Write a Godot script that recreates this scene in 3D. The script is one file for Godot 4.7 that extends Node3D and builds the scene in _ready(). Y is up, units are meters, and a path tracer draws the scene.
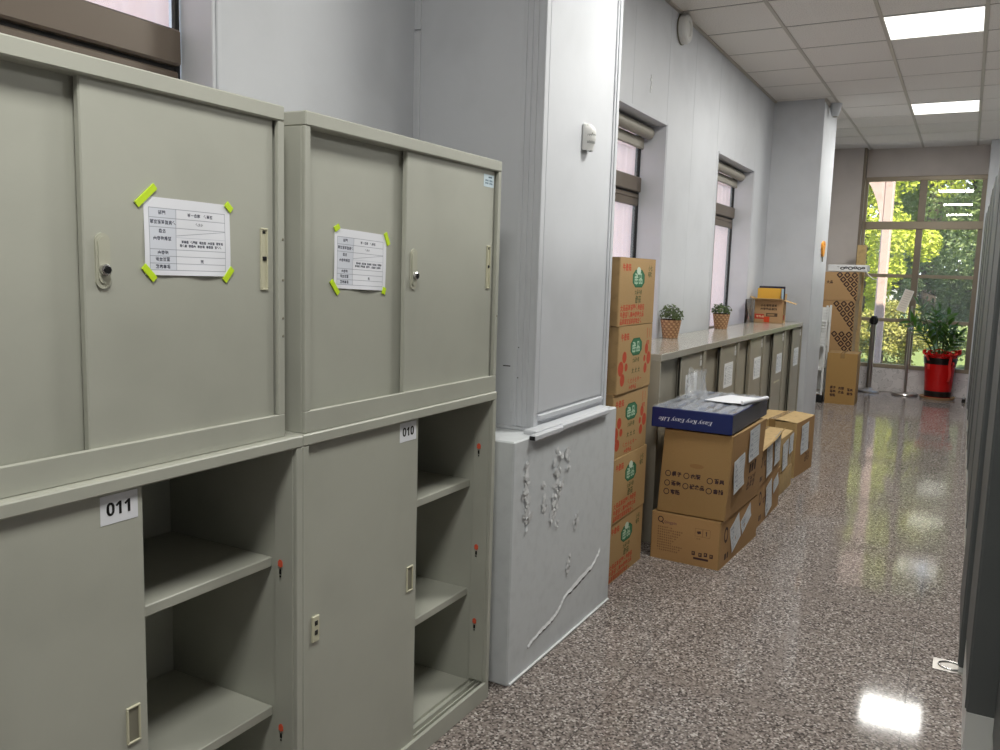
extends Node3D
# Corridor with steel cabinets, cartons and a glazed end wall. Metres, y up, camera over the origin looking down -z.

const EYE := 1.445          # camera height
const CEIL := 3.157         # ceiling height
const TILE := 0.606         # ceiling grid
const WX := -1.80           # left wall face
const LAMP := 3.7           # energy of one ceiling panel
const FZ := -12.15          # far window plane

var M := {}
var taken := {}
var rng := RandomNumberGenerator.new()
var sans: SystemFont
var bold: SystemFont
var serif: SystemFont
var box_cache := {}

# ---------------------------------------------------------------- mesh building
class MB:
	var v := PackedVector3Array()
	var n := PackedVector3Array()
	var t := PackedVector2Array()
	var c := PackedColorArray()
	var i := PackedInt32Array()
	var tint := Color(1, 1, 1)
	func vert(p: Vector3, nn: Vector3, uv := Vector2.ZERO) -> int:
		v.append(p); n.append(nn); t.append(uv); c.append(tint)
		return v.size() - 1
	func tri(a: Vector3, b: Vector3, d: Vector3) -> void:   # counter-clockwise from the front
		var nn := (b - a).cross(d - a).normalized()
		var k := vert(a, nn); vert(b, nn); vert(d, nn)
		i.append_array(PackedInt32Array([k, k + 2, k + 1]))
	func quad(a: Vector3, b: Vector3, d: Vector3, e: Vector3) -> void:   # a lower left, b lower right, d upper right, e upper left
		var nn := (b - a).cross(e - a).normalized()
		if nn == Vector3.ZERO: nn = (d - b).cross(e - b).normalized()
		var k := vert(a, nn, Vector2(0, 1)); vert(b, nn, Vector2(1, 1)); vert(d, nn, Vector2(1, 0)); vert(e, nn, Vector2(0, 0))
		i.append_array(PackedInt32Array([k, k + 2, k + 1, k, k + 3, k + 2]))
	func squad(p: Array, q: Array, uv: Array) -> void:   # a quad with normals of its own
		var k := v.size()
		for m in 4: vert(p[m], q[m], uv[m])
		i.append_array(PackedInt32Array([k, k + 2, k + 1, k, k + 3, k + 2]))
	func box(lo: Vector3, hi: Vector3, bev := 0.0, xf := Transform3D()) -> void:
		var ce := (lo + hi) / 2.0
		var h := (hi - lo).abs() / 2.0
		var b := minf(bev, minf(h.x, minf(h.y, h.z)) * 0.9)
		for ax in 3:
			for s: float in [-1.0, 1.0]:
				var a1 := (ax + 1) % 3
				var a2 := (ax + 2) % 3
				var pts := []
				for q in [[-1, -1], [1, -1], [1, 1], [-1, 1]]:
					var p := Vector3.ZERO
					p[ax] = s * h[ax]
					p[a1] = q[0] * (h[a1] - b)
					p[a2] = q[1] * (h[a2] - b)
					pts.append(xf * (ce + p))
				if s < 0: pts.reverse()
				quad(pts[0], pts[1], pts[2], pts[3])
		if b <= 0.0: return
		for ax in 3:
			var a1 := (ax + 1) % 3
			var a2 := (ax + 2) % 3
			for s1: float in [-1.0, 1.0]:
				for s2: float in [-1.0, 1.0]:
					var pts := []
					for q in [[-1, 0], [1, 0], [1, 1], [-1, 1]]:
						var p := Vector3.ZERO
						p[ax] = q[0] * (h[ax] - b)
						p[a1] = s1 * (h[a1] - (0.0 if q[1] == 0 else b))
						p[a2] = s2 * (h[a2] - (b if q[1] == 0 else 0.0))
						pts.append(xf * (ce + p))
					if s1 * s2 < 0: pts.reverse()
					quad(pts[0], pts[1], pts[2], pts[3])
		for sx: float in [-1.0, 1.0]:
			for sy: float in [-1.0, 1.0]:
				for sz: float in [-1.0, 1.0]:
					var a := xf * (ce + Vector3(sx * h.x, sy * (h.y - b), sz * (h.z - b)))
					var d := xf * (ce + Vector3(sx * (h.x - b), sy * h.y, sz * (h.z - b)))
					var e := xf * (ce + Vector3(sx * (h.x - b), sy * (h.y - b), sz * h.z))
					if sx * sy * sz > 0: tri(a, d, e)
					else: tri(a, e, d)
	func lathe(pr: Array, seg := 24, xf := Transform3D(), smooth := true) -> void:   # profile of (radius, height), from the bottom up
		for k in pr.size() - 1:
			var p0: Vector2 = pr[k]
			var p1: Vector2 = pr[k + 1]
			var d := p1 - p0
			var nr := Vector2(d.y, -d.x).normalized()
			for s in seg:
				var a0 := TAU * s / seg
				var a1 := TAU * (s + 1) / seg
				var am := (a0 + a1) / 2.0
				var f := func(r: float, y: float, a: float) -> Vector3: return xf * Vector3(r * cos(a), y, -r * sin(a))
				var g := func(a: float) -> Vector3: return (xf.basis * Vector3(nr.x * cos(a), nr.y, -nr.x * sin(a))).normalized()
				var n0: Vector3 = g.call(a0 if smooth else am)
				var n1: Vector3 = g.call(a1 if smooth else am)
				squad([f.call(p0.x, p0.y, a0), f.call(p0.x, p0.y, a1), f.call(p1.x, p1.y, a1), f.call(p1.x, p1.y, a0)], [n0, n1, n1, n0],
					[Vector2(a0 / TAU, 1 - float(k) / pr.size()), Vector2(a1 / TAU, 1 - float(k) / pr.size()), Vector2(a1 / TAU, 1 - float(k + 1) / pr.size()), Vector2(a0 / TAU, 1 - float(k + 1) / pr.size())])
	func tube(path: Array, r: Variant, seg := 8) -> void:   # r: a number or one for each point
		var rings := []
		var up := Vector3(0, 1, 0)
		for k in path.size():
			var dir: Vector3 = (path[mini(k + 1, path.size() - 1)] - path[maxi(k - 1, 0)]).normalized()
			if absf(dir.dot(up)) > 0.95: up = Vector3(1, 0, 0) if absf(dir.x) < 0.9 else Vector3(0, 0, 1)
			var a := dir.cross(up).normalized()
			var b := a.cross(dir).normalized()
			up = b
			var rr: float = r if (r is float or r is int) else r[k]
			var ring := []
			for s in seg:
				var q := TAU * s / seg
				var o := a * cos(q) + b * sin(q)
				ring.append([path[k] + o * rr, o])
			rings.append(ring)
		for k in path.size() - 1:
			for s in seg:
				var s2 := (s + 1) % seg
				squad([rings[k][s2][0], rings[k][s][0], rings[k + 1][s][0], rings[k + 1][s2][0]], [rings[k][s2][1], rings[k][s][1], rings[k + 1][s][1], rings[k + 1][s2][1]], [Vector2(0, 0), Vector2(1, 0), Vector2(1, 1), Vector2(0, 1)])
		for e in [0, path.size() - 1]:
			for s in seg:
				var s2 := (s + 1) % seg
				if e == 0: tri(path[0], rings[0][s][0], rings[0][s2][0])
				else: tri(path[e], rings[e][s2][0], rings[e][s][0])
	func prism(poly: Array, depth: float, xf := Transform3D()) -> void:   # polygon in the x-y plane, counter-clockwise, from z = 0 to z = depth
		var p2 := PackedVector2Array(poly)
		var ids := Geometry2D.triangulate_polygon(p2)
		for k in range(0, ids.size(), 3):
			var a := p2[ids[k]]; var b := p2[ids[k + 1]]; var d := p2[ids[k + 2]]
			if (b - a).cross(d - a) < 0: var sw := b; b = d; d = sw
			tri(xf * Vector3(a.x, a.y, depth), xf * Vector3(b.x, b.y, depth), xf * Vector3(d.x, d.y, depth))
			tri(xf * Vector3(a.x, a.y, 0), xf * Vector3(d.x, d.y, 0), xf * Vector3(b.x, b.y, 0))
		for k in p2.size():
			var a := p2[k]; var b := p2[(k + 1) % p2.size()]
			quad(xf * Vector3(a.x, a.y, 0), xf * Vector3(b.x, b.y, 0), xf * Vector3(b.x, b.y, depth), xf * Vector3(a.x, a.y, depth))
	func sheet(f: Callable, nu: int, nv: int, two := 0.0) -> void:   # f(u, v) -> point; smooth normals; v runs upwards
		var e := 0.001
		var rows := []
		for b in nv + 1:
			var row := []
			for a in nu + 1:
				var u := float(a) / nu
				var w := float(b) / nv
				var p: Vector3 = f.call(u, w)
				var du: Vector3 = f.call(minf(u + e, 1), w) - f.call(maxf(u - e, 0), w)
				var dv: Vector3 = f.call(u, minf(w + e, 1)) - f.call(u, maxf(w - e, 0))
				row.append([p, du.cross(dv).normalized(), Vector2(u, 1 - w)])
			rows.append(row)
		for b in nv:
			for a in nu:
				var q := [rows[b][a], rows[b][a + 1], rows[b + 1][a + 1], rows[b + 1][a]]
				squad([q[0][0], q[1][0], q[2][0], q[3][0]], [q[0][1], q[1][1], q[2][1], q[3][1]], [q[0][2], q[1][2], q[2][2], q[3][2]])
				if two > 0.0:
					squad([q[1][0] - q[1][1] * two, q[0][0] - q[0][1] * two, q[3][0] - q[3][1] * two, q[2][0] - q[2][1] * two], [-q[1][1], -q[0][1], -q[3][1], -q[2][1]], [q[1][2], q[0][2], q[3][2], q[2][2]])
	func arrays(tinted := false) -> Array:
		var a := []
		a.resize(Mesh.ARRAY_MAX)
		a[Mesh.ARRAY_VERTEX] = v; a[Mesh.ARRAY_NORMAL] = n; a[Mesh.ARRAY_TEX_UV] = t; a[Mesh.ARRAY_INDEX] = i
		if tinted: a[Mesh.ARRAY_COLOR] = c
		return a
	func mesh(mat: Material) -> ArrayMesh:
		var m := ArrayMesh.new()
		m.add_surface_from_arrays(Mesh.PRIMITIVE_TRIANGLES, arrays(mat is BaseMaterial3D and mat.vertex_color_use_as_albedo))
		m.surface_set_material(0, mat)
		return m

# ---------------------------------------------------------------- node helpers
func numbered(called: String) -> String:
	if not taken.has(called):
		taken[called] = 0
		return called
	taken[called] += 1
	return "%s_%03d" % [called, taken[called]]

func tag(o: Node, label: String, category: String, group := "", kind := "") -> Node:
	if label: o.set_meta("label", label)
	if category: o.set_meta("category", category)
	if group: o.set_meta("group", group)
	if kind: o.set_meta("kind", kind)
	return o

func thing(called: String, label: String, category: String, at := Vector3.ZERO, turn := 0.0, group := "") -> Node3D:
	var o := Node3D.new()
	o.name = numbered(called)
	add_child(o)
	o.position = at
	o.rotation.y = turn
	tag(o, label, category, group)
	return o

func structure(called: String) -> Node3D:
	var o := Node3D.new()
	o.name = numbered(called)
	add_child(o)
	o.set_meta("kind", "structure")
	return o

func part(parent: Node, called: String, mb: MB, mat: Material, at := Vector3.ZERO, label := "") -> MeshInstance3D:
	return put(parent, called, mb.mesh(mat), at, label)

func put(parent: Node, called: String, mesh: Mesh, at := Vector3.ZERO, label := "") -> MeshInstance3D:
	var o := MeshInstance3D.new()
	o.name = called
	o.mesh = mesh
	o.position = at
	parent.add_child(o, true)
	if label: o.set_meta("label", label)
	return o

func boxpart(parent: Node, called: String, lo: Vector3, hi: Vector3, mat: Material, bev := 0.0, label := "") -> MeshInstance3D:
	# a box as a mesh of its own, centred on its node; alike boxes share their mesh
	var size := (hi - lo).abs()
	var key := "%s %.4f %s" % [size.snapped(Vector3.ONE * 0.0001), bev, mat.get_instance_id()]
	if not box_cache.has(key):
		var mb := MB.new()
		mb.box(-size / 2, size / 2, bev)
		box_cache[key] = mb.mesh(mat)
	return put(parent, called, box_cache[key], (lo + hi) / 2.0, label)

func text_mesh(s: String, font: Font, size: float, mat: Material, depth := 0.0006) -> TextMesh:   # size: height of a capital, metres
	var tm := TextMesh.new()
	tm.text = s
	tm.font = font
	tm.font_size = 64
	tm.pixel_size = size / 46.0
	tm.depth = depth
	tm.curve_step = 1.0
	tm.material = mat
	return tm

# ---------------------------------------------------------------- printing
# Chinese characters as strokes: groups of four digits x1 y1 x2 y2 on a grid of ten, y upwards.
const GLYPH := {
	"人": "5915 5491", "子": "2888 8856 5651 5131 1595", "大": "1696 5953 5310 5390", "小": "5951 5131 2613 7693", "口": "1811 1181 8188 8818",
	"門": "1911 1949 4945 1545 1747 9991 6999 6965 6595 6797", "部": "1858 3938 2737 1555 2421 2151 5154 5424 7971 7999 9975 7593",
	"單": "1949 4947 1747 6999 9997 6797 2686 2623 8683 2444 2383 1292 5650", "位": "1936 2720 4898 6968 5752 8773 4191", "保": "1926 2620 4989 4946 8986 4686 6660 4494 6441 6491",
	"管": "1938 4858 6989 5545 1787 2521 2585 5552 2282 2484", "負": "3918 3888 2787 2721 2181 8781 2585 2383 1130 6190", "責": "1898 2686 1494 5954 2421 2484 8481 2282 1031 7090",
	"姓": "1757 3912 1252 4921 6959 5797 7971 5494 4191", "名": "5916 3888 8811 3535 3585 8581 3131 3181", "內": "1611 1696 9691 5953 5325 5385", "容": "1898 5958 3716 6796 5614 5694 3331 3373 7371 3171",
	"物": "2729 1646 3931 1453 6957 5797 9791 7755 8763", "類": "1757 3953 1494 3611 3651 6989 6828 6861 8881 6686 6484 6181", "型": "1858 1656 3936 3915 7975 9974 2383 5450 1191", "所": "1949 1646 1642 4643 6989 6961 5696 8681",
	"在": "1797 4910 2621 4595 6761 3191", "置": "1999 1969 1979 9969 1797 2585 2561 8581 2484 2282 1191", "注": "1938 1737 1122 4998 6969 4797 4494 6961 3191", "意": "1898 5958 2787 2686 2583 8583 2484 1233 4141 7182 9192",
	"事": "1898 5950 2786 1595 2484 1393 2282", "項": "1848 3833 1343 5999 7967 5751 9791 5595 5393 5191", "無": "1898 1595 2822 4842 6862 8882 1010 4041 7071 9091", "第": "1938 6989 1787 1585 1383 5750 2783 5115", "一": "1595",
	"倉": "5916 5996 3777 3666 2523 8583 2383 2221 2181 8281", "庫": "1898 1811 2797 5950 3585 3533 8583 3484 2292", "室": "1898 2787 2655 1494 5450 1191", "電": "1898 5956 1797 2666 2583 2581 8581 2383 5650", "腦": "1911 1949 4941 1747 1545 6969 8979 5795 5551 9591 5191 5793",
	"帽": "1742 1711 3930 4742 5989 5956 8986 6787 5585 5551 8581 5383 5151", "衣": "1797 5957 5713 3531 3142 5791 8675", "服": "1911 1949 4941 1646 5999 5951 9996 5695 5591 9551", "餐": "1949 3957 5999 2656 5695 3484 3431 8481 3383 3181", "具": "2823 2888 8883 2686 2585 2383 1393 3211 7291",
	"飾": "1949 3616 4646 2521 2545 4542 5999 6965 6595 5751 7570 9591", "紀": "1937 3715 1555 3530 1331 5999 9996 5696 5651 5191", "念": "5916 5996 3777 7766 1232 4141 7182 3454", "品": "3935 3979 7975 3575 1411 1444 4441 1141 6461 6494 9491 6191",
	"書": "2888 1797 2686 5954 1494 2321 2383 8381 2282 2181", "籍": "1938 6989 1747 2620 1414 6896 6561 9591 5595 6383 6181", "番": "2988 1696 5953 2711 8716 1494 2221 8281 2181 5350", "茄": "1898 3937 7977 1545 3610 4541 6561 9591 6595 6191", "牛": "2915 2787 1494 5950",
	"心": "1426 3931 3181 8183 5754 8796", "輕": "1848 2682 2686 1494 5950 3363 6999 6191 7971 6594", "放": "1949 3937 1747 3713 3545 4541 6959 5797 7951 5591", "禮": "1747 3912 3421 5999 6765 6595 5393 6181 7971",
}

class Canvas:
	var im: Image
	var w: int
	var h: int
	func _init(ww: int, hh: int, bg: Color) -> void:
		w = ww; h = hh
		im = Image.create(w, h, false, Image.FORMAT_RGBA8)
		im.fill(bg)
	func blend(x: int, y: int, col: Color, a: float) -> void:
		if x < 0 or y < 0 or x >= w or y >= h or a <= 0.0: return
		im.set_pixel(x, y, im.get_pixel(x, y).lerp(col, minf(a, 1.0)))
	func rect(x: float, y: float, ww: float, hh: float, col: Color) -> void:
		im.fill_rect(Rect2i(int(x), int(y), int(ww), int(hh)), col)
	func line(x1: float, y1: float, x2: float, y2: float, th: float, col: Color) -> void:
		var a := Vector2(x1, y1)
		var b := Vector2(x2, y2)
		var r := th / 2.0
		for y in range(int(minf(y1, y2) - r - 1), int(maxf(y1, y2) + r + 2)):
			for x in range(int(minf(x1, x2) - r - 1), int(maxf(x1, x2) + r + 2)):
				var p := Vector2(x + 0.5, y + 0.5)
				blend(x, y, col, r + 0.5 - p.distance_to(Geometry2D.get_closest_point_to_segment(p, a, b)))
	func oval(cx: float, cy: float, rx: float, ry: float, col: Color, ring := 0.0) -> void:
		for y in range(int(cy - ry - 1), int(cy + ry + 2)):
			for x in range(int(cx - rx - 1), int(cx + rx + 2)):
				var q := Vector2((x + 0.5 - cx) / rx, (y + 0.5 - cy) / ry).length()
				var dist := (q - 1.0) * minf(rx, ry)
				if ring > 0.0: dist = absf(dist + ring / 2) - ring / 2
				blend(x, y, col, 0.5 - dist)
	func poly(pts: PackedVector2Array, col: Color) -> void:
		var lo := pts[0]
		var hi := pts[0]
		for p in pts:
			lo = lo.min(p); hi = hi.max(p)
		for y in range(int(lo.y), int(hi.y) + 1):
			for x in range(int(lo.x), int(hi.x) + 1):
				if Geometry2D.is_point_in_polygon(Vector2(x + 0.5, y + 0.5), pts): blend(x, y, col, 1.0)
	func han(s: String, x: float, y: float, size: float, col: Color, th := 0.0, table := {}) -> void:   # x, y: upper left
		for k in s.length():
			var g: String = table.get(s[k], "")
			for st in g.split(" ", false):
				line(x + int(st[0]) * size / 10.0, y + (10 - int(st[1])) * size / 10.0, x + int(st[2]) * size / 10.0, y + (10 - int(st[3])) * size / 10.0, th if th > 0.0 else size * 0.11, col)
			x += size * 1.06
	func latin(s: String, font: Font, x: float, y: float, size: float, col: Color, slant := 0.0, flip := false) -> void:   # x, y: left end of the base line; size: height of a capital
		var tm := TextMesh.new()
		tm.text = s; tm.font = font; tm.font_size = 48; tm.depth = 0.0; tm.curve_step = 1.0
		tm.pixel_size = 1.0 / 34.5
		tm.horizontal_alignment = HORIZONTAL_ALIGNMENT_LEFT
		tm.vertical_alignment = VERTICAL_ALIGNMENT_BOTTOM
		var a := tm.surface_get_arrays(0)
		var vs: PackedVector3Array = a[Mesh.ARRAY_VERTEX]
		var ids: PackedInt32Array = a[Mesh.ARRAY_INDEX]
		if ids.is_empty(): ids = PackedInt32Array(range(vs.size()))
		for k in range(0, ids.size(), 3):
			var p := PackedVector2Array()
			for m in 3:
				var q := vs[ids[k + m]]
				var o := Vector2(q.x + q.y * slant, -q.y) * size
				p.append(Vector2(x, y) + (-o if flip else o))
			var lo := p[0].min(p[1]).min(p[2])
			var hi := p[0].max(p[1]).max(p[2])
			for yy in range(int(lo.y), int(hi.y) + 1):
				for xx in range(int(lo.x), int(hi.x) + 1):
					var hits := 0
					for sub in [Vector2(0.25, 0.25), Vector2(0.75, 0.25), Vector2(0.25, 0.75), Vector2(0.75, 0.75)]:
						if Geometry2D.point_is_inside_triangle(Vector2(xx, yy) + sub, p[0], p[1], p[2]): hits += 1
					if hits: blend(xx, yy, col, hits / 4.0)
	func grain(rng: RandomNumberGenerator, amount: float, streak := 1) -> void:
		for y in h:
			var x := 0
			while x < w:
				var d := rng.randf_range(-amount, amount)
				for k in streak:
					if x + k < w:
						var p := im.get_pixel(x + k, y)
						im.set_pixel(x + k, y, Color(clampf(p.r + d, 0, 1), clampf(p.g + d, 0, 1), clampf(p.b + d, 0, 1)))
				x += streak
	func tex() -> ImageTexture:
		return ImageTexture.create_from_image(im)

# ---------------------------------------------------------------- materials
func mat(called: String, col: Color, rough := 0.6, metal := 0.0, spec := 0.5) -> StandardMaterial3D:
	var m := StandardMaterial3D.new()
	m.resource_name = called
	m.albedo_color = col
	m.roughness = rough
	m.metallic = metal
	m.metallic_specular = spec
	M[called] = m
	return m

func noise_tex(seed_: int, freq: float, stops: Array, size := 512, kind := FastNoiseLite.TYPE_SIMPLEX_SMOOTH, octaves := 4) -> NoiseTexture2D:
	var f := FastNoiseLite.new()
	f.seed = seed_
	f.noise_type = kind
	f.frequency = freq
	if kind == FastNoiseLite.TYPE_CELLULAR:
		f.cellular_return_type = FastNoiseLite.RETURN_CELL_VALUE
		f.fractal_type = FastNoiseLite.FRACTAL_NONE
	else:
		f.fractal_octaves = octaves
	var g := Gradient.new()
	var off := PackedFloat32Array()
	var cols := PackedColorArray()
	for s in stops:
		off.append(s[0]); cols.append(s[1])
	g.offsets = off
	g.colors = cols
	var nt := NoiseTexture2D.new()
	nt.width = size; nt.height = size
	nt.seamless = true
	nt.noise = f
	nt.color_ramp = g
	return nt

func grey(a: float) -> Color:
	return Color(a, a, a)

func tri_tex(m: StandardMaterial3D, tex: Texture2D, scale: float, world := false) -> StandardMaterial3D:
	m.albedo_texture = tex
	m.uv1_triplanar = true
	m.uv1_world_triplanar = world
	m.uv1_scale = Vector3.ONE * scale
	return m

func print_mat(called: String, cv: Canvas, rough := 0.75) -> StandardMaterial3D:
	var m := mat(called, Color.WHITE, rough)
	m.albedo_texture = cv.tex()
	m.texture_repeat = false
	return m

func make_materials() -> void:
	sans = SystemFont.new(); sans.font_names = ["Droid Sans"]
	bold = SystemFont.new(); bold.font_names = ["Droid Sans"]; bold.font_weight = 700
	serif = SystemFont.new(); serif.font_names = ["Droid Serif"]; serif.font_weight = 700
	var soft := noise_tex(3, 0.006, [[0.0, grey(0.95)], [0.5, grey(0.985)], [1.0, grey(1.0)]], 512)
	var scuff := noise_tex(8, 0.02, [[0.0, grey(0.86)], [0.3, grey(0.965)], [1.0, grey(1.0)]], 512)
	tri_tex(mat("steel", Color(0.72, 0.725, 0.68), 0.42), soft, 0.8)
	tri_tex(mat("steel_far", Color(0.64, 0.62, 0.565), 0.36), soft, 0.8)
	mat("steel_far_top", Color(0.66, 0.645, 0.60), 0.16)
	tri_tex(mat("steel_dark", Color(0.35, 0.365, 0.365), 0.5), soft, 0.7)
	mat("steel_white", Color(0.82, 0.83, 0.82), 0.35)
	mat("cream", Color(0.80, 0.79, 0.69), 0.4)
	mat("lock_plate", Color(0.73, 0.73, 0.665), 0.35)
	mat("recess", Color(0.52, 0.51, 0.45), 0.6)
	mat("chrome", Color(0.78, 0.78, 0.78), 0.22, 1.0)
	mat("brushed", Color(0.72, 0.70, 0.68), 0.3, 1.0)
	mat("black", Color(0.05, 0.05, 0.055), 0.45)
	mat("black_band", Color(0.07, 0.045, 0.045), 0.3)
	mat("tape_yellow", Color(0.80, 0.93, 0.16), 0.5)
	mat("arrow_orange", Color(0.90, 0.38, 0.26), 0.6)
	mat("orange", Color(0.93, 0.62, 0.18), 0.45)
	mat("white_plastic", Color(0.87, 0.87, 0.86), 0.35)
	mat("paper", Color(0.92, 0.93, 0.95), 0.8)
	tri_tex(mat("wall_paint", Color(0.81, 0.82, 0.84), 0.5), noise_tex(21, 0.008, [[0.0, grey(0.95)], [0.45, grey(0.985)], [1.0, grey(1.0)]], 512), 0.5)
	tri_tex(mat("wall_warm", Color(0.80, 0.765, 0.745), 0.6), soft, 0.6)
	var pp := tri_tex(mat("plinth_paint", Color(0.82, 0.835, 0.845), 0.6), noise_tex(14, 0.016, [[0.0, grey(0.96)], [0.35, grey(0.985)], [0.6, grey(1.0)], [1.0, grey(0.99)]], 512, FastNoiseLite.TYPE_SIMPLEX_SMOOTH, 5), 1.6)
	pp.heightmap_enabled = true
	pp.heightmap_texture = noise_tex(15, 0.02, [[0.0, grey(0.2)], [1.0, grey(0.8)]], 512, FastNoiseLite.TYPE_SIMPLEX_SMOOTH, 5)
	pp.heightmap_scale = 0.06
	mat("peel", Color(0.86, 0.865, 0.87), 0.75)
	mat("putty", Color(0.40, 0.39, 0.38), 0.9)
	mat("wall_core", Color(0.30, 0.30, 0.31), 0.9)
	tri_tex(mat("tile_fibre", Color(0.95, 0.93, 0.91), 0.9), noise_tex(31, 0.12, [[0.0, grey(0.80)], [0.35, grey(0.96)], [1.0, grey(1.0)]], 512, FastNoiseLite.TYPE_SIMPLEX, 3), 1.4, true)
	mat("tee_bar", Color(0.74, 0.715, 0.68), 0.5)
	mat("tee_dark", Color(0.38, 0.355, 0.33), 0.7)
	mat("plenum", Color(0.16, 0.155, 0.15), 0.9)
	# polished speckled stone: grains of several colours, in two sizes
	var fl := mat("granite", Color(1, 1, 1), 0.07, 0.0, 0.25)
	var stops := [[0.0, Color(0.31, 0.29, 0.28)], [0.16, Color(0.40, 0.37, 0.355)], [0.34, Color(0.51, 0.475, 0.455)], [0.55, Color(0.61, 0.57, 0.55)], [0.72, Color(0.565, 0.525, 0.50)], [0.86, Color(0.70, 0.665, 0.645)], [1.0, Color(0.83, 0.80, 0.78)]]
	tri_tex(fl, noise_tex(41, 0.17, stops, 1024, FastNoiseLite.TYPE_CELLULAR), 0.87, true)
	fl.detail_enabled = true
	fl.detail_blend_mode = BaseMaterial3D.BLEND_MODE_MUL
	fl.detail_uv_layer = BaseMaterial3D.DETAIL_UV_1
	fl.detail_albedo = noise_tex(43, 0.05, [[0.0, grey(0.80)], [0.5, grey(0.95)], [1.0, grey(1.0)]], 1024, FastNoiseLite.TYPE_SIMPLEX, 3)
	mat("joint", Color(0.22, 0.20, 0.19), 0.7)
	tri_tex(mat("marble", Color(0.86, 0.84, 0.84), 0.25), noise_tex(51, 0.012, [[0.0, grey(1.0)], [0.47, grey(1.0)], [0.5, grey(0.72)], [0.53, grey(0.98)], [1.0, grey(0.93)]], 512, FastNoiseLite.TYPE_SIMPLEX, 4), 0.9)
	mat("bronze", Color(0.42, 0.375, 0.33), 0.42, 0.2)
	mat("bronze_dark", Color(0.09, 0.085, 0.08), 0.5)
	mat("bronze_light", Color(0.60, 0.55, 0.475), 0.4, 0.2)
	mat("bronze_mid", Color(0.50, 0.45, 0.39), 0.4, 0.2)
	var gl := mat("glass", Color(0.92, 0.96, 0.95, 0.06), 0.0)
	gl.transparency = BaseMaterial3D.TRANSPARENCY_ALPHA
	var wrap := mat("clear_wrap", Color(0.92, 0.94, 0.96, 0.22), 0.12)
	wrap.transparency = BaseMaterial3D.TRANSPARENCY_ALPHA
	var cu := mat("curtain_pink", Color(0.98, 0.86, 0.86), 0.8)
	cu.backlight_enabled = true
	cu.backlight = Color(1.0, 0.88, 0.87)
	mat("roller", Color(0.62, 0.60, 0.56), 0.6)
	# cardboard in three shades
	for k in 3:
		var base: Color = [Color(0.70, 0.575, 0.395), Color(0.65, 0.52, 0.335), Color(0.76, 0.645, 0.45)][k]
		tri_tex(mat("card%d" % k, base, 0.75), noise_tex(60 + k, 0.03, [[0.0, grey(0.86)], [0.4, grey(0.96)], [1.0, grey(1.0)]], 256, FastNoiseLite.TYPE_SIMPLEX_SMOOTH, 5), 2.0)
	mat("card_inside", Color(0.80, 0.67, 0.48), 0.8)
	var tp := mat("parcel_tape", Color(0.74, 0.60, 0.40, 0.55), 0.2)
	tp.transparency = BaseMaterial3D.TRANSPARENCY_ALPHA
	mat("blue_board", Color(0.12, 0.17, 0.40), 0.35)
	mat("blue_dark", Color(0.22, 0.24, 0.30), 0.25)
	mat("lid_pale", Color(0.47, 0.50, 0.57), 0.3)
	mat("yellow_board", Color(0.88, 0.68, 0.25), 0.6)
	mat("sky_board", Color(0.66, 0.78, 0.86), 0.5)
	mat("navy", Color(0.08, 0.10, 0.22), 0.5)
	mat("red_pot", Color(0.72, 0.06, 0.06), 0.25)
	mat("red_ribbon", Color(0.87, 0.22, 0.20), 0.5)
	mat("wood_saucer", Color(0.66, 0.53, 0.38), 0.5)
	mat("soil", Color(0.18, 0.13, 0.10), 0.95)
	var lf := mat("leaf_dark", Color(0.20, 0.31, 0.11), 0.35)
	lf.backlight_enabled = true
	lf.backlight = Color(0.25, 0.4, 0.1)
	mat("stem_green", Color(0.30, 0.36, 0.17), 0.5)
	var sl := mat("leaf_small", Color(1, 1, 1), 0.5)
	sl.vertex_color_use_as_albedo = true
	sl.backlight_enabled = true
	sl.backlight = Color(0.25, 0.3, 0.12)
	var tl := mat("leaf_tree", Color(1, 1, 1), 0.6)
	tl.vertex_color_use_as_albedo = true
	tl.backlight_enabled = true
	tl.backlight = Color(0.75, 0.8, 0.4)
	tri_tex(mat("bark", Color(0.22, 0.18, 0.15), 0.9), scuff, 2.0)
	tri_tex(mat("grass_ground", Color(0.36, 0.42, 0.22), 0.95), scuff, 0.4)
	tri_tex(mat("pavement", Color(0.70, 0.68, 0.65), 0.9), scuff, 0.6)
	tri_tex(mat("stucco_pink", Color(0.66, 0.575, 0.545), 0.85), scuff, 0.7)
	tri_tex(mat("hedge_core", Color(0.18, 0.24, 0.10), 0.95), scuff, 2.0)
	# basket weave
	var bw := Canvas.new(256, 128, Color(0.62, 0.47, 0.34))
	for r in 8:
		for k in 24:
			var on := (r + k) % 2 == 0
			bw.rect(k * 256.0 / 24, r * 16, 10, 14, Color(0.76, 0.60, 0.45) if on else Color(0.60, 0.45, 0.33))
			bw.rect(k * 256.0 / 24 + (0 if on else 3), r * 16 + 14, 9, 2, Color(0.40, 0.29, 0.20))
	bw.grain(rng, 0.06, 2)
	print_mat("basket", bw, 0.85).texture_repeat = true
	M.basket.uv1_scale = Vector3(1, 1.0, 1)
	M.basket.heightmap_enabled = true
	M.basket.heightmap_texture = M.basket.albedo_texture
	M.basket.heightmap_scale = 0.4
	# lit panels
	var lp := mat("lamp_glow", Color(1, 1, 1), 0.5)
	lp.emission_enabled = true
	lp.emission = Color(1.0, 0.99, 0.96)
	lp.emission_energy_multiplier = 1.6

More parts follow.
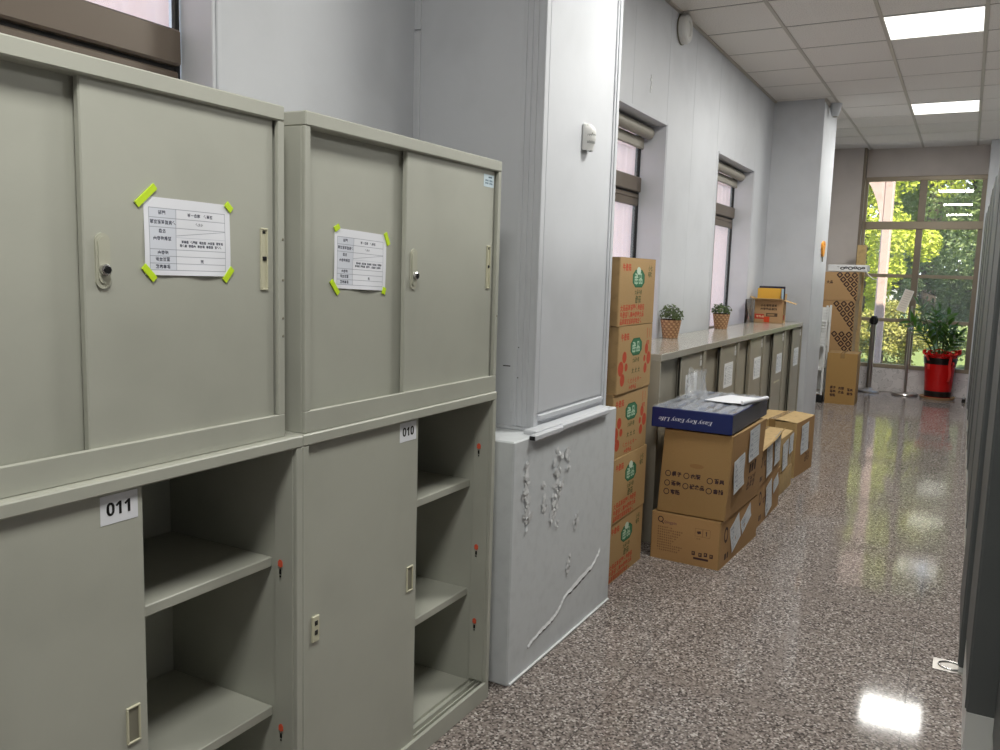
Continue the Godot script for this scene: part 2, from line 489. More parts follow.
# ---------------------------------------------------------------- surroundings
func _ready() -> void:
	rng.seed = 11
	# camera: fitted to the ceiling grid and the cabinets
	var cam := Camera3D.new()
	cam.name = "camera"
	cam.transform = Transform3D(Basis(Vector3(0.873276, 0.028685, -0.48638), Vector3(-0.085064, 0.99191, -0.09423), Vector3(0.479742, 0.123663, 0.868651)), Vector3(0, EYE, 0))
	cam.fov = rad_to_deg(2.0 * atan(375.0 / 836.26))
	cam.near = 0.03
	cam.far = 300.0
	add_child(cam)
	cam.current = true
	# sky, exposure
	var env := Environment.new()
	env.background_mode = Environment.BG_SKY
	var sm := ProceduralSkyMaterial.new()
	sm.sky_top_color = Color(0.60, 0.72, 0.88)
	sm.sky_horizon_color = Color(0.90, 0.93, 0.95)
	sm.ground_horizon_color = Color(0.72, 0.72, 0.68)
	sm.ground_bottom_color = Color(0.45, 0.44, 0.40)
	sm.energy_multiplier = 2.8
	env.sky = Sky.new()
	env.sky.sky_material = sm
	env.tonemap_mode = Environment.TONE_MAPPER_LINEAR
	env.tonemap_exposure = 1.2
	env.sdfgi_enabled = true
	env.ssao_enabled = true
	env.ssil_enabled = true
	var we := WorldEnvironment.new()
	we.name = "world"
	we.environment = env
	add_child(we)
	# sun: high, from behind the building's right side
	var sun := DirectionalLight3D.new()
	sun.name = "sun"
	sun.light_energy = 5.0
	sun.light_color = Color(1.0, 0.96, 0.88)
	sun.light_angular_distance = 0.6
	sun.shadow_enabled = true
	add_child(sun)
	sun.look_at_from_position(Vector3.ZERO, Vector3(-0.45, -1.0, -0.55), Vector3.UP)

	make_materials()
	build_floor()
	build_ceiling()
	build_walls()
	build_pillars()
	build_far_window()
	build_left_windows()
	build_lamps()
	near_cabinets()
	low_cabinets()
	shelving_row()
	tomato_cartons()
	floor_cartons()
	far_corner()
	cabinet_top_things()
	small_fittings()
	outdoors()

func zrow(k: int) -> float:
	return -(6.158 + TILE * k)

func build_floor() -> void:
	var f := structure("floor")
	boxpart(f, "slab", Vector3(-2.3, -0.3, -12.3), Vector3(4.4, -0.003, 3.3), M.joint)
	var px := 0.895
	var xs := [-1.9, -0.9655, -0.068, 0.827, 1.722, 2.617, 3.512, 4.35]
	var z := 2.97
	while z > -12.2:
		var z2 := maxf(z - px, -12.25)
		for k in xs.size() - 1:
			boxpart(f, "floor_tile", Vector3(xs[k] + 0.0011, -0.003, z2 + 0.0011), Vector3(xs[k + 1] - 0.0011, 0.0, z - 0.0011), M.granite)
		z -= px

func build_ceiling() -> void:
	var c := structure("ceiling")
	boxpart(c, "slab", Vector3(-2.12, CEIL + 0.03, -12.5), Vector3(4.7, CEIL + 0.5, 3.4), M.plenum)
	var xs := [-1.80, -1.252, -0.645, -0.040, 0.566, 1.172, 1.778, 2.384, 2.990, 3.596, 4.2]
	var zs := []
	for k in range(-15, 11): zs.append(zrow(k))
	zs[-1] = -12.2
	for a in xs.size() - 1:
		for b in zs.size() - 1:
			if (a == 2 and lamp_rows().has(b - 15)) or (a == 6 and far_lamp_rows().has(b - 15)): continue
			boxpart(c, "ceiling_tile", Vector3(xs[a] + 0.011, CEIL - 0.0, zs[b + 1] + 0.011), Vector3(xs[a + 1] - 0.011, CEIL + 0.014, zs[b] - 0.011), M.tile_fibre, 0.003)
	for b in range(1, zs.size() - 1):
		boxpart(c, "cross_tee", Vector3(WX, CEIL + 0.004, zs[b] - 0.014), Vector3(4.2, CEIL + 0.014, zs[b] + 0.014), M.tee_dark)
	for k in range(1, xs.size() - 1):
		boxpart(c, "tee_bar", Vector3(xs[k] - 0.012, CEIL - 0.004, -12.2), Vector3(xs[k] + 0.012, CEIL + 0.012, 3.0), M.tee_bar, 0.001)
	boxpart(c, "edge_trim", Vector3(WX - 0.005, CEIL - 0.012, -8.65), Vector3(WX + 0.022, CEIL + 0.003, 3.0), M.tee_bar, 0.001)

func far_lamp_rows() -> Array:   # the row beyond the shelving
	return [-5, 0, 5]

func lamp_rows() -> Array:
	return [-10, -5, 0, 5]

func build_walls() -> void:
	# left wall, near section (behind the first cabinets) and far section, panelled, with window openings
	var w := structure("wall_left")
	var near := -1.87
	# near section: x face -1.87, opening z -0.45 .. -1.70, y 0.95 .. 2.45
	for r in [[3.0, -0.45, 0.0, CEIL], [-0.45, -1.70, 0.0, 0.95], [-0.45, -1.70, 2.45, CEIL], [-1.70, -2.68, 0.0, CEIL]]:
		boxpart(w, "wall_panel", Vector3(near - 0.012, r[2], r[1] + 0.0008), Vector3(near, r[3], r[0] - 0.0008), M.wall_paint, 0.0015)
		boxpart(w, "wall_core", Vector3(near - 0.20, r[2], r[1]), Vector3(near - 0.012, r[3], r[0]), M.wall_paint)
	# far section: seams where the photograph shows them
	for r in [[-2.68, -4.15, 0.0, CEIL], [-4.15, -5.40, 0.0, 0.95], [-5.40, -6.70, 0.0, CEIL], [-6.70, -7.95, 0.0, 0.95], [-4.15, -5.40, 2.417, CEIL], [-6.70, -7.95, 2.417, CEIL], [-7.95, -8.66, 0.0, CEIL], [-8.66, -12.3, 0.0, CEIL]]:
		boxpart(w, "wall_core", Vector3(WX - 0.22, r[2], r[1]), Vector3(WX - 0.012, r[3], r[0]), M.wall_core if r[2] == 0.0 and r[3] == CEIL else M.wall_paint)
	var g := 0.002
	for r in [[-2.68, -4.15, 0.0, CEIL, g], [-4.15, -4.76, 2.417, CEIL, g], [-4.76, -5.40, 2.417, CEIL, g], [-5.40, -5.985, 0.0, CEIL, g], [-5.985, -6.655, 0.0, CEIL, 0.006], [-6.655, -7.22, 2.417, CEIL, g], [-6.655, -6.70, 0.0, 2.417, 0.0],
			[-7.22, -7.95, 2.417, CEIL, g], [-7.95, -8.66, 0.0, CEIL, 0.0], [-4.15, -5.40, 0.0, 0.95, g], [-6.70, -7.95, 0.0, 0.95, g], [-8.66, -12.3, 0.0, CEIL, g]]:
		boxpart(w, "wall_panel", Vector3(WX - 0.012, r[2], r[1] + r[4]), Vector3(WX, r[3], r[0]), M.wall_paint, 0.0015)
	# plaster chip above the window
	var mb := MB.new()
	for k in 5:
		mb.box(Vector3(WX, 2.555 + k * 0.022, -5.075 - 0.008 * (k % 2)), Vector3(WX + 0.003, 2.572 + k * 0.022, -5.05 - 0.006 * (k % 3)), 0.001)
	part(w, "paint_chip", mb, M.peel)
	var r := structure("wall_right")
	boxpart(r, "wall_panel", Vector3(4.2, 0.0, -12.3), Vector3(4.45, CEIL + 0.01, 3.2), M.wall_paint)
	var pr := structure("wall_pier")
	boxpart(pr, "casing", Vector3(0.10, 0.0, -12.12), Vector3(1.2, CEIL, -11.72), M.wall_paint, 0.004)
	var n := structure("wall_near")
	boxpart(n, "wall_panel", Vector3(-2.3, 0.0, 3.0), Vector3(4.45, CEIL + 0.01, 3.25), M.wall_paint)

func build_pillars() -> void:
	var p := structure("wall_pillar_near")
	# casing above, damaged plinth below
	boxpart(p, "casing", Vector3(-1.90, 0.86, -3.348), Vector3(-1.335, CEIL, -2.665), M.wall_paint, 0.002)
	boxpart(p, "front_panel", Vector3(-1.3355, 0.935, -3.303), Vector3(-1.3315, CEIL, -2.705), M.wall_paint, 0.001)
	# corner beads
	boxpart(p, "corner_bead", Vector3(-1.336, 0.875, -2.692), Vector3(-1.326, CEIL, -2.66), M.wall_paint, 0.002)
	boxpart(p, "corner_bead", Vector3(-1.336, 0.875, -3.352), Vector3(-1.324, CEIL, -3.328), M.wall_paint, 0.002)
	boxpart(p, "corner_bead", Vector3(-1.336, 0.91, -3.322), Vector3(-1.327, CEIL, -3.308), M.wall_paint, 0.002)
	for k in 3:
		boxpart(p, "corner_bead", Vector3(-1.372 - 0.022 * k, 0.885, -2.667), Vector3(-1.357 - 0.022 * k, CEIL, -2.661), M.wall_paint, 0.0015)
	boxpart(p, "corner_bead", Vector3(-1.872, 0.885, -2.668), Vector3(-1.845, 2.315, -2.655), M.wall_paint, 0.0015)
	boxpart(p, "corner_bead", Vector3(-1.872, 2.321, -2.668), Vector3(-1.845, CEIL, -2.655), M.wall_paint, 0.0015)
	# two ledges under the front panel, bottom edge strip of the side
	boxpart(p, "ledge", Vector3(-1.336, 0.905, -3.303), Vector3(-1.323, 0.926, -2.705), M.wall_paint, 0.003)
	boxpart(p, "ledge", Vector3(-1.84, 0.872, -2.672), Vector3(-1.34, 0.882, -2.652), M.wall_paint, 0.002)
	boxpart(p, "slot_cover", Vector3(-1.425, 0.935, -2.667), Vector3(-1.408, 1.02, -2.659), M.wall_paint, 0.002)
	var sc := MB.new()
	for q in [[-1.46, 1.10, 0.03], [-1.40, 1.17, 0.004], [-1.50, 1.21, 0.004], [-1.40, 1.06, 0.004], [-1.52, 1.045, 0.004]]:
		sc.box(Vector3(q[0], q[1], -2.6655), Vector3(q[0] + q[2], q[1] + 0.004, -2.6635), 0.0005)
	part(p, "scratch", sc, M.wall_core)
	# plinth with a wavy worn edge
	var pl := MB.new()
	pl.box(Vector3(-1.90, 0.0, -3.395), Vector3(-1.29, 0.872, -2.45), 0.005)
	var plinth := part(p, "plinth", pl, M.plinth_paint)
	# blistered paint: flakes standing off the face, in the patches the photograph shows
	var fl := MB.new()
	var r2 := RandomNumberGenerator.new()
	r2.seed = 5
	for patch in [[-2.545, 0.70, 0.022, 0.10, 26], [-2.555, 0.60, 0.03, 0.07, 16], [-2.80, 0.64, 0.04, 0.10, 46], [-2.77, 0.55, 0.025, 0.05, 16], [-2.89, 0.76, 0.02, 0.05, 12], [-2.69, 0.62, 0.012, 0.06, 8], [-2.99, 0.47, 0.025, 0.03, 9], [-2.93, 0.30, 0.04, 0.035, 8]]:
		for k in patch[4]:
			var z: float = patch[0] + r2.randfn(0.0, 0.5) * patch[2]
			var y: float = patch[1] + r2.randfn(0.0, 0.5) * patch[3]
			var s := r2.randf_range(0.006, 0.020)
			var out := r2.randf_range(0.001, 0.006)
			var a := r2.randf_range(0, TAU)
			var pts := []
			var ang := 0.0
			for q in 5:
				ang = a + TAU * q / 5.0
				var rr := s * r2.randf_range(0.6, 1.2)
				pts.append(Vector3(-1.2895 + out * r2.randf_range(0.2, 1.6), y + sin(ang) * rr, z - cos(ang) * rr))
			var mid := Vector3(-1.2895 + out, y, z)
			for q in 5: fl.tri(mid, pts[q], pts[(q + 1) % 5])
	part(plinth, "paint_flakes", fl, M.peel).set_meta("kind", "stuff")
	# peeling crack running up to the right: a raised lip with the putty showing under it
	var path := [[-2.60, 0.085], [-2.64, 0.098], [-2.70, 0.104], [-2.78, 0.112], [-2.83, 0.124], [-2.87, 0.140], [-2.90, 0.165], [-2.955, 0.176], [-3.03, 0.184], [-3.10, 0.196], [-3.17, 0.208], [-3.215, 0.228], [-3.25, 0.248], [-3.27, 0.272]]
	var lip := MB.new()
	var under := MB.new()
	var fine := []
	for k in path.size() - 1:
		for q in 4:
			var f := q / 4.0
			fine.append(Vector3(-1.29, lerpf(path[k][1], path[k + 1][1], f) + r2.randf_range(-0.004, 0.004), lerpf(path[k][0], path[k + 1][0], f)))
	var w0 := 0.003
	for k in fine.size() - 1:
		var a: Vector3 = fine[k]
		var b: Vector3 = fine[k + 1]
		var w1 := clampf(w0 + r2.randf_range(-0.003, 0.003), 0.0015, 0.010)
		var o0 := 0.0045
		lip.quad(a + Vector3(o0, w0 * 0.4, 0), b + Vector3(o0, w1 * 0.4, 0), b + Vector3(0.0004, 0.005 + w1 * 1.6, 0), a + Vector3(0.0004, 0.005 + w0 * 1.6, 0))
		lip.quad(b + Vector3(o0, w1 * 0.4, 0), a + Vector3(o0, w0 * 0.4, 0), a + Vector3(0.0, w0 * 0.5, 0), b + Vector3(0.0, w1 * 0.5, 0))
		under.quad(a + Vector3(0.0006, -w0, 0), b + Vector3(0.0006, -w1, 0), b + Vector3(0.0006, w1 * 0.5, 0), a + Vector3(0.0006, w0 * 0.5, 0))
		w0 = w1
	part(plinth, "peeling_lip", lip, M.peel)
	part(plinth, "bare_putty", under, M.putty)
	var bead := MB.new()
	bead.tube([Vector3(-1.287, 0.004, -2.46), Vector3(-1.285, 0.005, -2.9), Vector3(-1.287, 0.004, -3.39)], 0.005, 6)
	part(plinth, "sealant_bead", bead, M.peel)
	# cable trunking along the top of the plinth
	var t := MB.new()
	t.box(Vector3(-1.292, 0.858, -2.80), Vector3(-1.268, 0.880, -2.565), 0.004)
	t.box(Vector3(-1.292, 0.862, -3.27), Vector3(-1.270, 0.884, -2.80), 0.004)
	t.box(Vector3(-1.335, 0.868, -3.30), Vector3(-1.285, 0.888, -2.60), 0.003)
	part(p, "cable_trunking", t, M.wall_paint)
	var t2 := MB.new()
	t2.box(Vector3(-1.2905, 0.862, -2.5655), Vector3(-1.270, 0.876, -2.5625))
	part(p, "trunking_opening", t2, M.black)
	var q := structure("wall_pillar_far")
	boxpart(q, "casing", Vector3(-1.90, 0.0, -9.50), Vector3(-1.335, CEIL, -8.65), M.wall_paint, 0.004)
	boxpart(q, "corner_bead", Vector3(-1.337, 0.0, -8.70), Vector3(-1.331, CEIL, -8.648), M.wall_paint, 0.002)
	boxpart(q, "corner_bead", Vector3(-1.337, 3.125, -9.505), Vector3(-1.318, CEIL, -8.648), M.tee_bar, 0.002)

func build_far_window() -> void:
	var w := structure("wall_far")
	boxpart(w, "pier", Vector3(-2.1, 0.0, -12.35), Vector3(-1.30, CEIL + 0.01, -11.97), M.wall_warm, 0.006)
	boxpart(w, "header", Vector3(-1.30, 2.80, -12.35), Vector3(4.45, CEIL + 0.01, FZ), M.wall_warm)
	boxpart(w, "wall_panel", Vector3(1.2, 0.315, -12.35), Vector3(4.45, 2.80, FZ), M.wall_warm)
	boxpart(w, "dado", Vector3(-1.30, 0.0, -12.35), Vector3(4.45, 0.315, FZ + 0.02), M.marble, 0.004)
	var f := structure("window_1")
	var x0 := -1.30
	var x1 := 1.2
	var bars := MB.new()
	bars.box(Vector3(x0, 2.745, FZ - 0.06), Vector3(x1, 2.80, FZ + 0.02), 0.004)
	bars.box(Vector3(x0, 0.315, FZ - 0.06), Vector3(x1, 0.365, FZ + 0.03), 0.004)
	bars.box(Vector3(x0, 0.365, FZ - 0.06), Vector3(x0 + 0.045, 2.745, FZ + 0.02), 0.004)
	part(f, "outer_frame", bars, M.bronze_light)
	boxpart(f, "transom", Vector3(x0 + 0.045, 2.127, FZ - 0.06), Vector3(x1, 2.227, FZ + 0.04), M.bronze_light, 0.006)
	for mx in [[-0.645, -0.56], [0.05, 0.12], [0.72, 0.79]]:
		boxpart(f, "mullion", Vector3(mx[0], 2.227, FZ - 0.06), Vector3(mx[1], 2.745, FZ + 0.02), M.bronze_mid, 0.004)
		boxpart(f, "mullion", Vector3(mx[0] - 0.004, 0.365, FZ - 0.06), Vector3(mx[1] - 0.012, 2.127, FZ + 0.025), M.bronze_mid, 0.004)
	var cols := [[-1.255, -0.649], [-0.572, 0.046], [0.108, 0.716]]
	for c in cols:
		for y in [[1.505, 1.55], [0.925, 0.97]]:
			boxpart(f, "glazing_bar", Vector3(c[0], y[0], FZ - 0.045), Vector3(c[1], y[1], FZ + 0.01), M.bronze_light, 0.003)
		for y in [[0.365, 0.925], [0.97, 1.505], [1.55, 2.127], [2.227, 2.745]]:
			boxpart(f, "pane", Vector3(c[0] - 0.005, y[0] - 0.005, FZ - 0.026), Vector3(c[1] + 0.005, y[1] + 0.005, FZ - 0.0255), M.glass)
	# dark vertical strip beside the frame
	boxpart(f, "jamb_strip", Vector3(-1.318, 0.0, -12.13), Vector3(-1.285, CEIL, -11.965), M.bronze_mid, 0.003)

func left_window(called: String, wx: float, z0: float, z1: float, y0: float, y1: float, deep := 0.165) -> void:
	var f := structure(called)
	var fx := wx - deep
	var fr := MB.new()
	fr.box(Vector3(fx - 0.015, y0, z1), Vector3(fx, y0 + 0.06, z0), 0.004)
	fr.box(Vector3(fx - 0.015, y1 - 0.06, z1), Vector3(fx, y1, z0), 0.004)
	fr.box(Vector3(fx - 0.015, y0 + 0.06, (z0 + z1) / 2 - 0.03), Vector3(fx, y1 - 0.06, (z0 + z1) / 2 + 0.03), 0.004)
	var st := MB.new()
	st.box(Vector3(fx - 0.016, y0 + 0.06, z1 + 0.006), Vector3(fx - 0.003, y1 - 0.06, z1 + 0.026), 0.003)
	st.box(Vector3(fx - 0.016, y0 + 0.06, z0 - 0.026), Vector3(fx - 0.003, y1 - 0.06, z0 - 0.006), 0.003)
	part(f, "stile", st, M.bronze_dark)
	part(f, "frame", fr, M.bronze)
	var rl := MB.new()
	rl.box(Vector3(fx - 0.012, 1.985, z1 + 0.02), Vector3(fx + 0.02, 2.082, z0 - 0.02), 0.006)
	rl.box(Vector3(fx - 0.012, 1.945, z1 + 0.02), Vector3(fx + 0.005, 1.972, z0 - 0.02), 0.004)
	rl.box(Vector3(fx - 0.012, 1.895, z1 + 0.02), Vector3(fx + 0.004, 1.945, z0 - 0.02), 0.004)
	part(f, "transom", rl, M.bronze)
	var gv := MB.new()
	gv.box(Vector3(fx - 0.014, 1.90, z1 + 0.02), Vector3(fx - 0.006, 2.07, z0 - 0.02))
	part(f, "track_groove", gv, M.bronze_dark)
	for half in [[z0 - 0.026, (z0 + z1) / 2 + 0.03], [(z0 + z1) / 2 - 0.03, z1 + 0.026]]:
		for y in [[y0 + 0.06, 1.90], [2.082, y1 - 0.06]]:
			boxpart(f, "pane", Vector3(fx - 0.0105, y[0] - 0.004, half[1] - 0.004), Vector3(fx - 0.010, y[1] + 0.004, half[0] + 0.004), M.glass)
	# pleated pink curtain just behind the panes
	var cu := MB.new()
	cu.sheet(func(u: float, v: float) -> Vector3: return Vector3(fx - 0.031 + 0.009 * sin(u * 62.0 + 0.8 * sin(u * 21.0)) + 0.003 * sin(v * 5.0 + u * 9.0), lerpf(y0 + 0.02, y1 - 0.02, v), lerpf(z0 - 0.02, z1 + 0.02, u)), 120, 4)
	part(f, "curtain", cu, M.curtain_pink)
	# lining of the opening with a thin architrave
	var tr := MB.new()
	tr.box(Vector3(wx - deep, y0, z1 - 0.006), Vector3(wx + 0.004, y1, z1 + 0.006), 0.002)
	tr.box(Vector3(wx - deep, y0, z0 - 0.006), Vector3(wx + 0.004, y1, z0 + 0.006), 0.002)
	tr.box(Vector3(wx - deep, y1 - 0.008, z1), Vector3(wx + 0.008, y1 + 0.012, z0), 0.002)
	tr.box(Vector3(wx - deep, y0 - 0.02, z1), Vector3(wx + 0.01, y0, z0), 0.002)
	tr.box(Vector3(wx - 0.002, y0, z1 - 0.026), Vector3(wx + 0.007, y1 + 0.012, z1 - 0.008), 0.003)
	part(f, "lining", tr, M.wall_paint)
	# rolled-up blind under the head
	var bl := MB.new()
	bl.tube([Vector3(fx + 0.06, y1 - 0.055, z0 - 0.03), Vector3(fx + 0.06, y1 - 0.055, z1 + 0.03)], 0.038, 14)
	bl.box(Vector3(fx + 0.008, y1 - 0.155, z1 + 0.025), Vector3(fx + 0.03, y1 - 0.085, z0 - 0.025), 0.005)
	part(f, "roller_blind", bl, M.roller)

func build_left_windows() -> void:
	left_window("window_2", -1.87, -0.45, -1.70, 0.95, 2.45, 0.12)
	left_window("window_3", WX, -4.15, -5.40, 0.95, 2.417)
	left_window("window_4", WX, -6.70, -7.95, 0.95, 2.417)

func build_lamps() -> void:
	var names := {0: "square white ceiling light panel nearest in view, at the top edge", 5: "square white ceiling light panel farther down the corridor", -5: "square white ceiling light panel above the plinth pillar", -10: "square white ceiling light panel above the camera"}
	for q in 7:
		var k: int = (lamp_rows() + far_lamp_rows())[q]
		var za := zrow(k)
		var zb := zrow(k + 1)
		var label: String = names[k] if q < 4 else "square white ceiling light panel beyond the shelving row"
		var t := thing("ceiling_light", label, "ceiling light", Vector3(-0.3425 if q < 4 else 2.081, CEIL, (za + zb) / 2), 0, "ceiling light panels" if q < 4 else "ceiling light panels beyond the shelving")
		var fr := MB.new()
		for s: float in [-1.0, 1.0]:
			fr.box(Vector3(s * 0.2905 - 0.004, -0.004, -0.299), Vector3(s * 0.2905 + 0.004, 0.02, 0.299), 0.001)
			fr.box(Vector3(-0.2865, -0.004, s * 0.295 - 0.004), Vector3(0.2865, 0.02, s * 0.295 + 0.004), 0.001)
		part(t, "frame", fr, M.white_plastic)
		boxpart(t, "diffuser", Vector3(-0.286, 0.0, -0.290), Vector3(0.286, 0.006, 0.290), M.lamp_glow)
		var a := AreaLight3D.new()
		a.name = "panel_glow"
		a.area_size = Vector2(0.57, 0.58)
		a.area_normalize_energy = true
		a.light_energy = LAMP
		a.light_color = Color(1.0, 0.995, 0.97)
		a.area_range = 30.0
		a.shadow_enabled = true
		t.add_child(a)
		a.position = Vector3(0, -0.006, 0)
		a.rotation.x = -PI / 2

# ---------------------------------------------------------------- steel cabinets
func form_print(seed_: int) -> StandardMaterial3D:
	var cv := Canvas.new(420, 296, Color(0.93, 0.94, 0.965))
	var ink := Color(0.25, 0.26, 0.32)
	var rule := Color(0.50, 0.52, 0.58)
	var X0 := 22.0; var X1 := 392.0; var XM := 145.0; var Y0 := 40.0
	var ys := [40, 76, 112, 148, 196, 222, 250, 276]
	cv.rect(X0, Y0, XM - X0, 236, Color(0.86, 0.875, 0.915))
	for y in ys:
		if y != 148: cv.line(X0, y, X1, y, 1.6, rule)
	for x in [X0, XM, X1]: cv.line(x, Y0, x, 276, 1.6, rule)
	cv.line(XM, 142, X1, 114, 1.4, rule)
	cv.line(XM, 148, X1, 148, 1.2, Color(0.72, 0.74, 0.79))
	var rows := [["部門", 64.0, 48], ["單位保管負責人", 26.0, 84], ["姓名", 64.0, 118], ["內容物類型", 38.0, 146], ["內容物", 56.0, 200], ["所在位置", 46.0, 226], ["注意事項", 46.0, 254]]
	for r in rows: cv.han(r[0], r[1], r[2], 16, ink, 2.1, GLYPH)
	cv.han("第一倉庫", 200, 50, 15, ink, 1.8, GLYPH)
	cv.han("人事室", 280, 50, 15, ink, 1.8, GLYPH)
	cv.han("無", 262, 230, 15, ink, 1.8, GLYPH)
	cv.han("人大小", 240, 86, 12, ink, 1.4, GLYPH)
	var r2 := RandomNumberGenerator.new()
	r2.seed = seed_
	var pool := "部門單位保管負責人姓名內容物類型所在位置事項電腦書籍"
	for line in 2:
		var x := 172.0 if line == 0 else 164.0
		for wd in 5:
			var s := ""
			for k in 3: s += pool[r2.randi() % pool.length()]
			cv.han(s, x, 158 + line * 15, 11, ink, 1.9, GLYPH)
			x += 43
	var m := print_mat("form_print_%d" % seed_, cv, 0.7)
	return m

func notice(label: String, at: Vector3, roll: float, size: Vector2, tapes: Array, seed_: int) -> void:
	# hangs on a door that faces +x; local x runs along the door (towards -z), local y up, local z out of the door
	var t := thing("paper_notice", label, "notice", at, PI / 2, "taped paper notices")
	t.rotation.z = 0.0
	t.basis = Basis(Vector3.UP, PI / 2) * Basis(Vector3(0, 0, 1), roll)
	var mb := MB.new()
	var f := func(u: float, v: float) -> Vector3:
		return Vector3((u - 0.5) * size.x, v * size.y, 0.0012 + 0.006 * pow(1 - v, 3) * sin(u * PI) * (0.6 + 0.4 * sin(u * 9 + seed_)) + 0.0012 * sin(u * 7 + seed_) * sin(v * 5))
	mb.sheet(f, 16, 10, 0.0003)
	part(t, "sheet", mb, form_print(seed_))
	for q in tapes:
		var tb := MB.new()
		var xf := Transform3D(Basis(Vector3(0, 0, 1), q[2]), Vector3(q[0], q[1], 0.003))
		tb.box(Vector3(-q[3] / 2, -0.0065, -0.0022), Vector3(q[3] / 2, 0.0065, 0.0006), 0.0003, xf)
		part(t, "tape", tb, M.tape_yellow)

func door_lock(door: Node3D, z: float, y: float, x: float, hgt := 0.095) -> void:
	var pts := []
	for k in 24:
		var a := TAU * k / 24
		pts.append(Vector2(0.0145 * cos(a), (hgt / 2 - 0.0145) * signf(sin(a)) + 0.0145 * sin(a)))
	var xf := Transform3D(Basis(Vector3.UP, PI / 2), Vector3(x, y, z))
	var mb := MB.new()
	mb.prism(pts, 0.004, xf)
	var pts2 := []
	for p in pts: pts2.append(Vector2(p.x * 0.72, p.y * 0.85 + 0.002))
	mb.prism(pts2, 0.0065, xf)
	var lock := part(door, "lock", mb, M.lock_plate)
	var c := MB.new()
	var hx := Transform3D(Basis(Vector3(0, 0, 1), -PI / 2), Vector3(x + 0.006, y - hgt * 0.16, z))
	c.lathe([Vector2(0.0105, 0), Vector2(0.0105, 0.008), Vector2(0.008, 0.010), Vector2(0, 0.010)], 8, hx, false)
	part(lock, "cylinder", c, M.chrome)
	var kx := MB.new()
	kx.lathe([Vector2(0.0062, 0.0095), Vector2(0.0062, 0.0115), Vector2(0, 0.0115)], 14, hx)
	part(lock, "keyhole", kx, M.black)

func pull(door: Node3D, z: float, y0: float, y1: float, x: float, wid: float, bridge := true) -> void:
	var mb := MB.new()
	var t := 0.004
	mb.box(Vector3(x - 0.002, y0, z - wid / 2), Vector3(x + 0.004, y0 + t, z + wid / 2), 0.001)
	mb.box(Vector3(x - 0.002, y1 - t, z - wid / 2), Vector3(x + 0.004, y1, z + wid / 2), 0.001)
	mb.box(Vector3(x - 0.002, y0 + t, z - wid / 2), Vector3(x + 0.004, y1 - t, z - wid / 2 + t), 0.001)
	mb.box(Vector3(x - 0.002, y0 + t, z + wid / 2 - t), Vector3(x + 0.004, y1 - t, z + wid / 2), 0.001)
	var h := part(door, "handle", mb, M.cream)
	var rc := MB.new()
	rc.box(Vector3(x - 0.0005, y0 + t, z - wid / 2 + t), Vector3(x + 0.0008, y1 - t, z + wid / 2 - t))
	part(h, "recess", rc, M.recess if not bridge else M.cream)
	if bridge:
		var br := MB.new()
		br.box(Vector3(x, (y0 + y1) / 2 - 0.003, z - wid / 2 + 0.004), Vector3(x + 0.0035, (y0 + y1) / 2 + 0.006, z + wid / 2 - 0.004), 0.001)
		part(h, "bridge", br, M.black)
		var b2 := MB.new()
		b2.box(Vector3(x, y1 - 0.012, z - 0.005), Vector3(x + 0.0016, y1 - 0.006, z + 0.005), 0.0005)
		part(h, "notch", b2, M.black)

func door_leaf(cab: Node3D, z0: float, z1: float, y0: float, y1: float, x: float) -> MeshInstance3D:
	# z0 nearer the camera (greater z); x is the face
	var mb := MB.new()
	mb.box(Vector3(x - 0.016, y0, z1), Vector3(x, y1, z0), 0.0025)
	return part(cab, "door", mb, M.steel)

func cab_body(cab: Node3D, z0: float, z1: float, y0: float, y1: float, xf: float, xb: float, rim: float, rail: float, stile: float, open_side := false) -> void:
	var mb := MB.new()
	var s := 0.012
	var a := z1 + s
	var b := z0 - s
	var xi := xf - 0.012
	mb.box(Vector3(xb, y1 - rim, z1), Vector3(xf + 0.002, y1, z0), 0.003)      # top with rim
	mb.box(Vector3(xb, y0, z1), Vector3(xi, y1 - rim, a), 0.001)        # far side
	mb.box(Vector3(xb, y0, b), Vector3(xi, y1 - rim, z0), 0.001)        # near side
	mb.box(Vector3(xb, y0, a), Vector3(xb + 0.008, y1 - rim, b))            # back
	mb.box(Vector3(xb + 0.008, y0, a), Vector3(xf - 0.075, y0 + rail - 0.012, b))   # floor
	mb.box(Vector3(xf - 0.075, y0, a), Vector3(xf - 0.05, y0 + rail - 0.022, b))
	mb.box(Vector3(xf - 0.05, y0, a), Vector3(xf - 0.046, y0 + rail - 0.006, b))   # track ribs
	mb.box(Vector3(xf - 0.046, y0, a), Vector3(xf - 0.03, y0 + rail - 0.022, b))
	mb.box(Vector3(xf - 0.03, y0, a), Vector3(xf - 0.026, y0 + rail - 0.006, b))
	mb.box(Vector3(xf - 0.026, y0, a), Vector3(xi, y0 + rail - 0.022, b))
	mb.box(Vector3(xi, y0, z1), Vector3(xf, y0 + rail, z0), 0.0015)      # bottom rail
	mb.box(Vector3(xi, y0 + rail, z1), Vector3(xf, y1 - rim, z1 + stile), 0.0015)   # stiles
	mb.box(Vector3(xi, y0 + rail, z0 - stile), Vector3(xf, y1 - rim, z0), 0.0015)
	if open_side:
		mb.box(Vector3(xf - 0.068, y0 + rail, a), Vector3(xi, y1 - rim, z1 + stile + 0.002), 0.001)   # jamb return
	part(cab, "body", mb, M.steel)

func screws(cab: Node3D, z: float, x: float, ys: Array) -> void:
	for y in ys:
		var mb := MB.new()
		mb.lathe([Vector2(0.0032, 0), Vector2(0.0026, 0.0012), Vector2(0, 0.0014)], 8, Transform3D(Basis(Vector3(0, 0, 1), -PI / 2), Vector3(x, y, z)))
		part(cab, "screw", mb, M.recess)

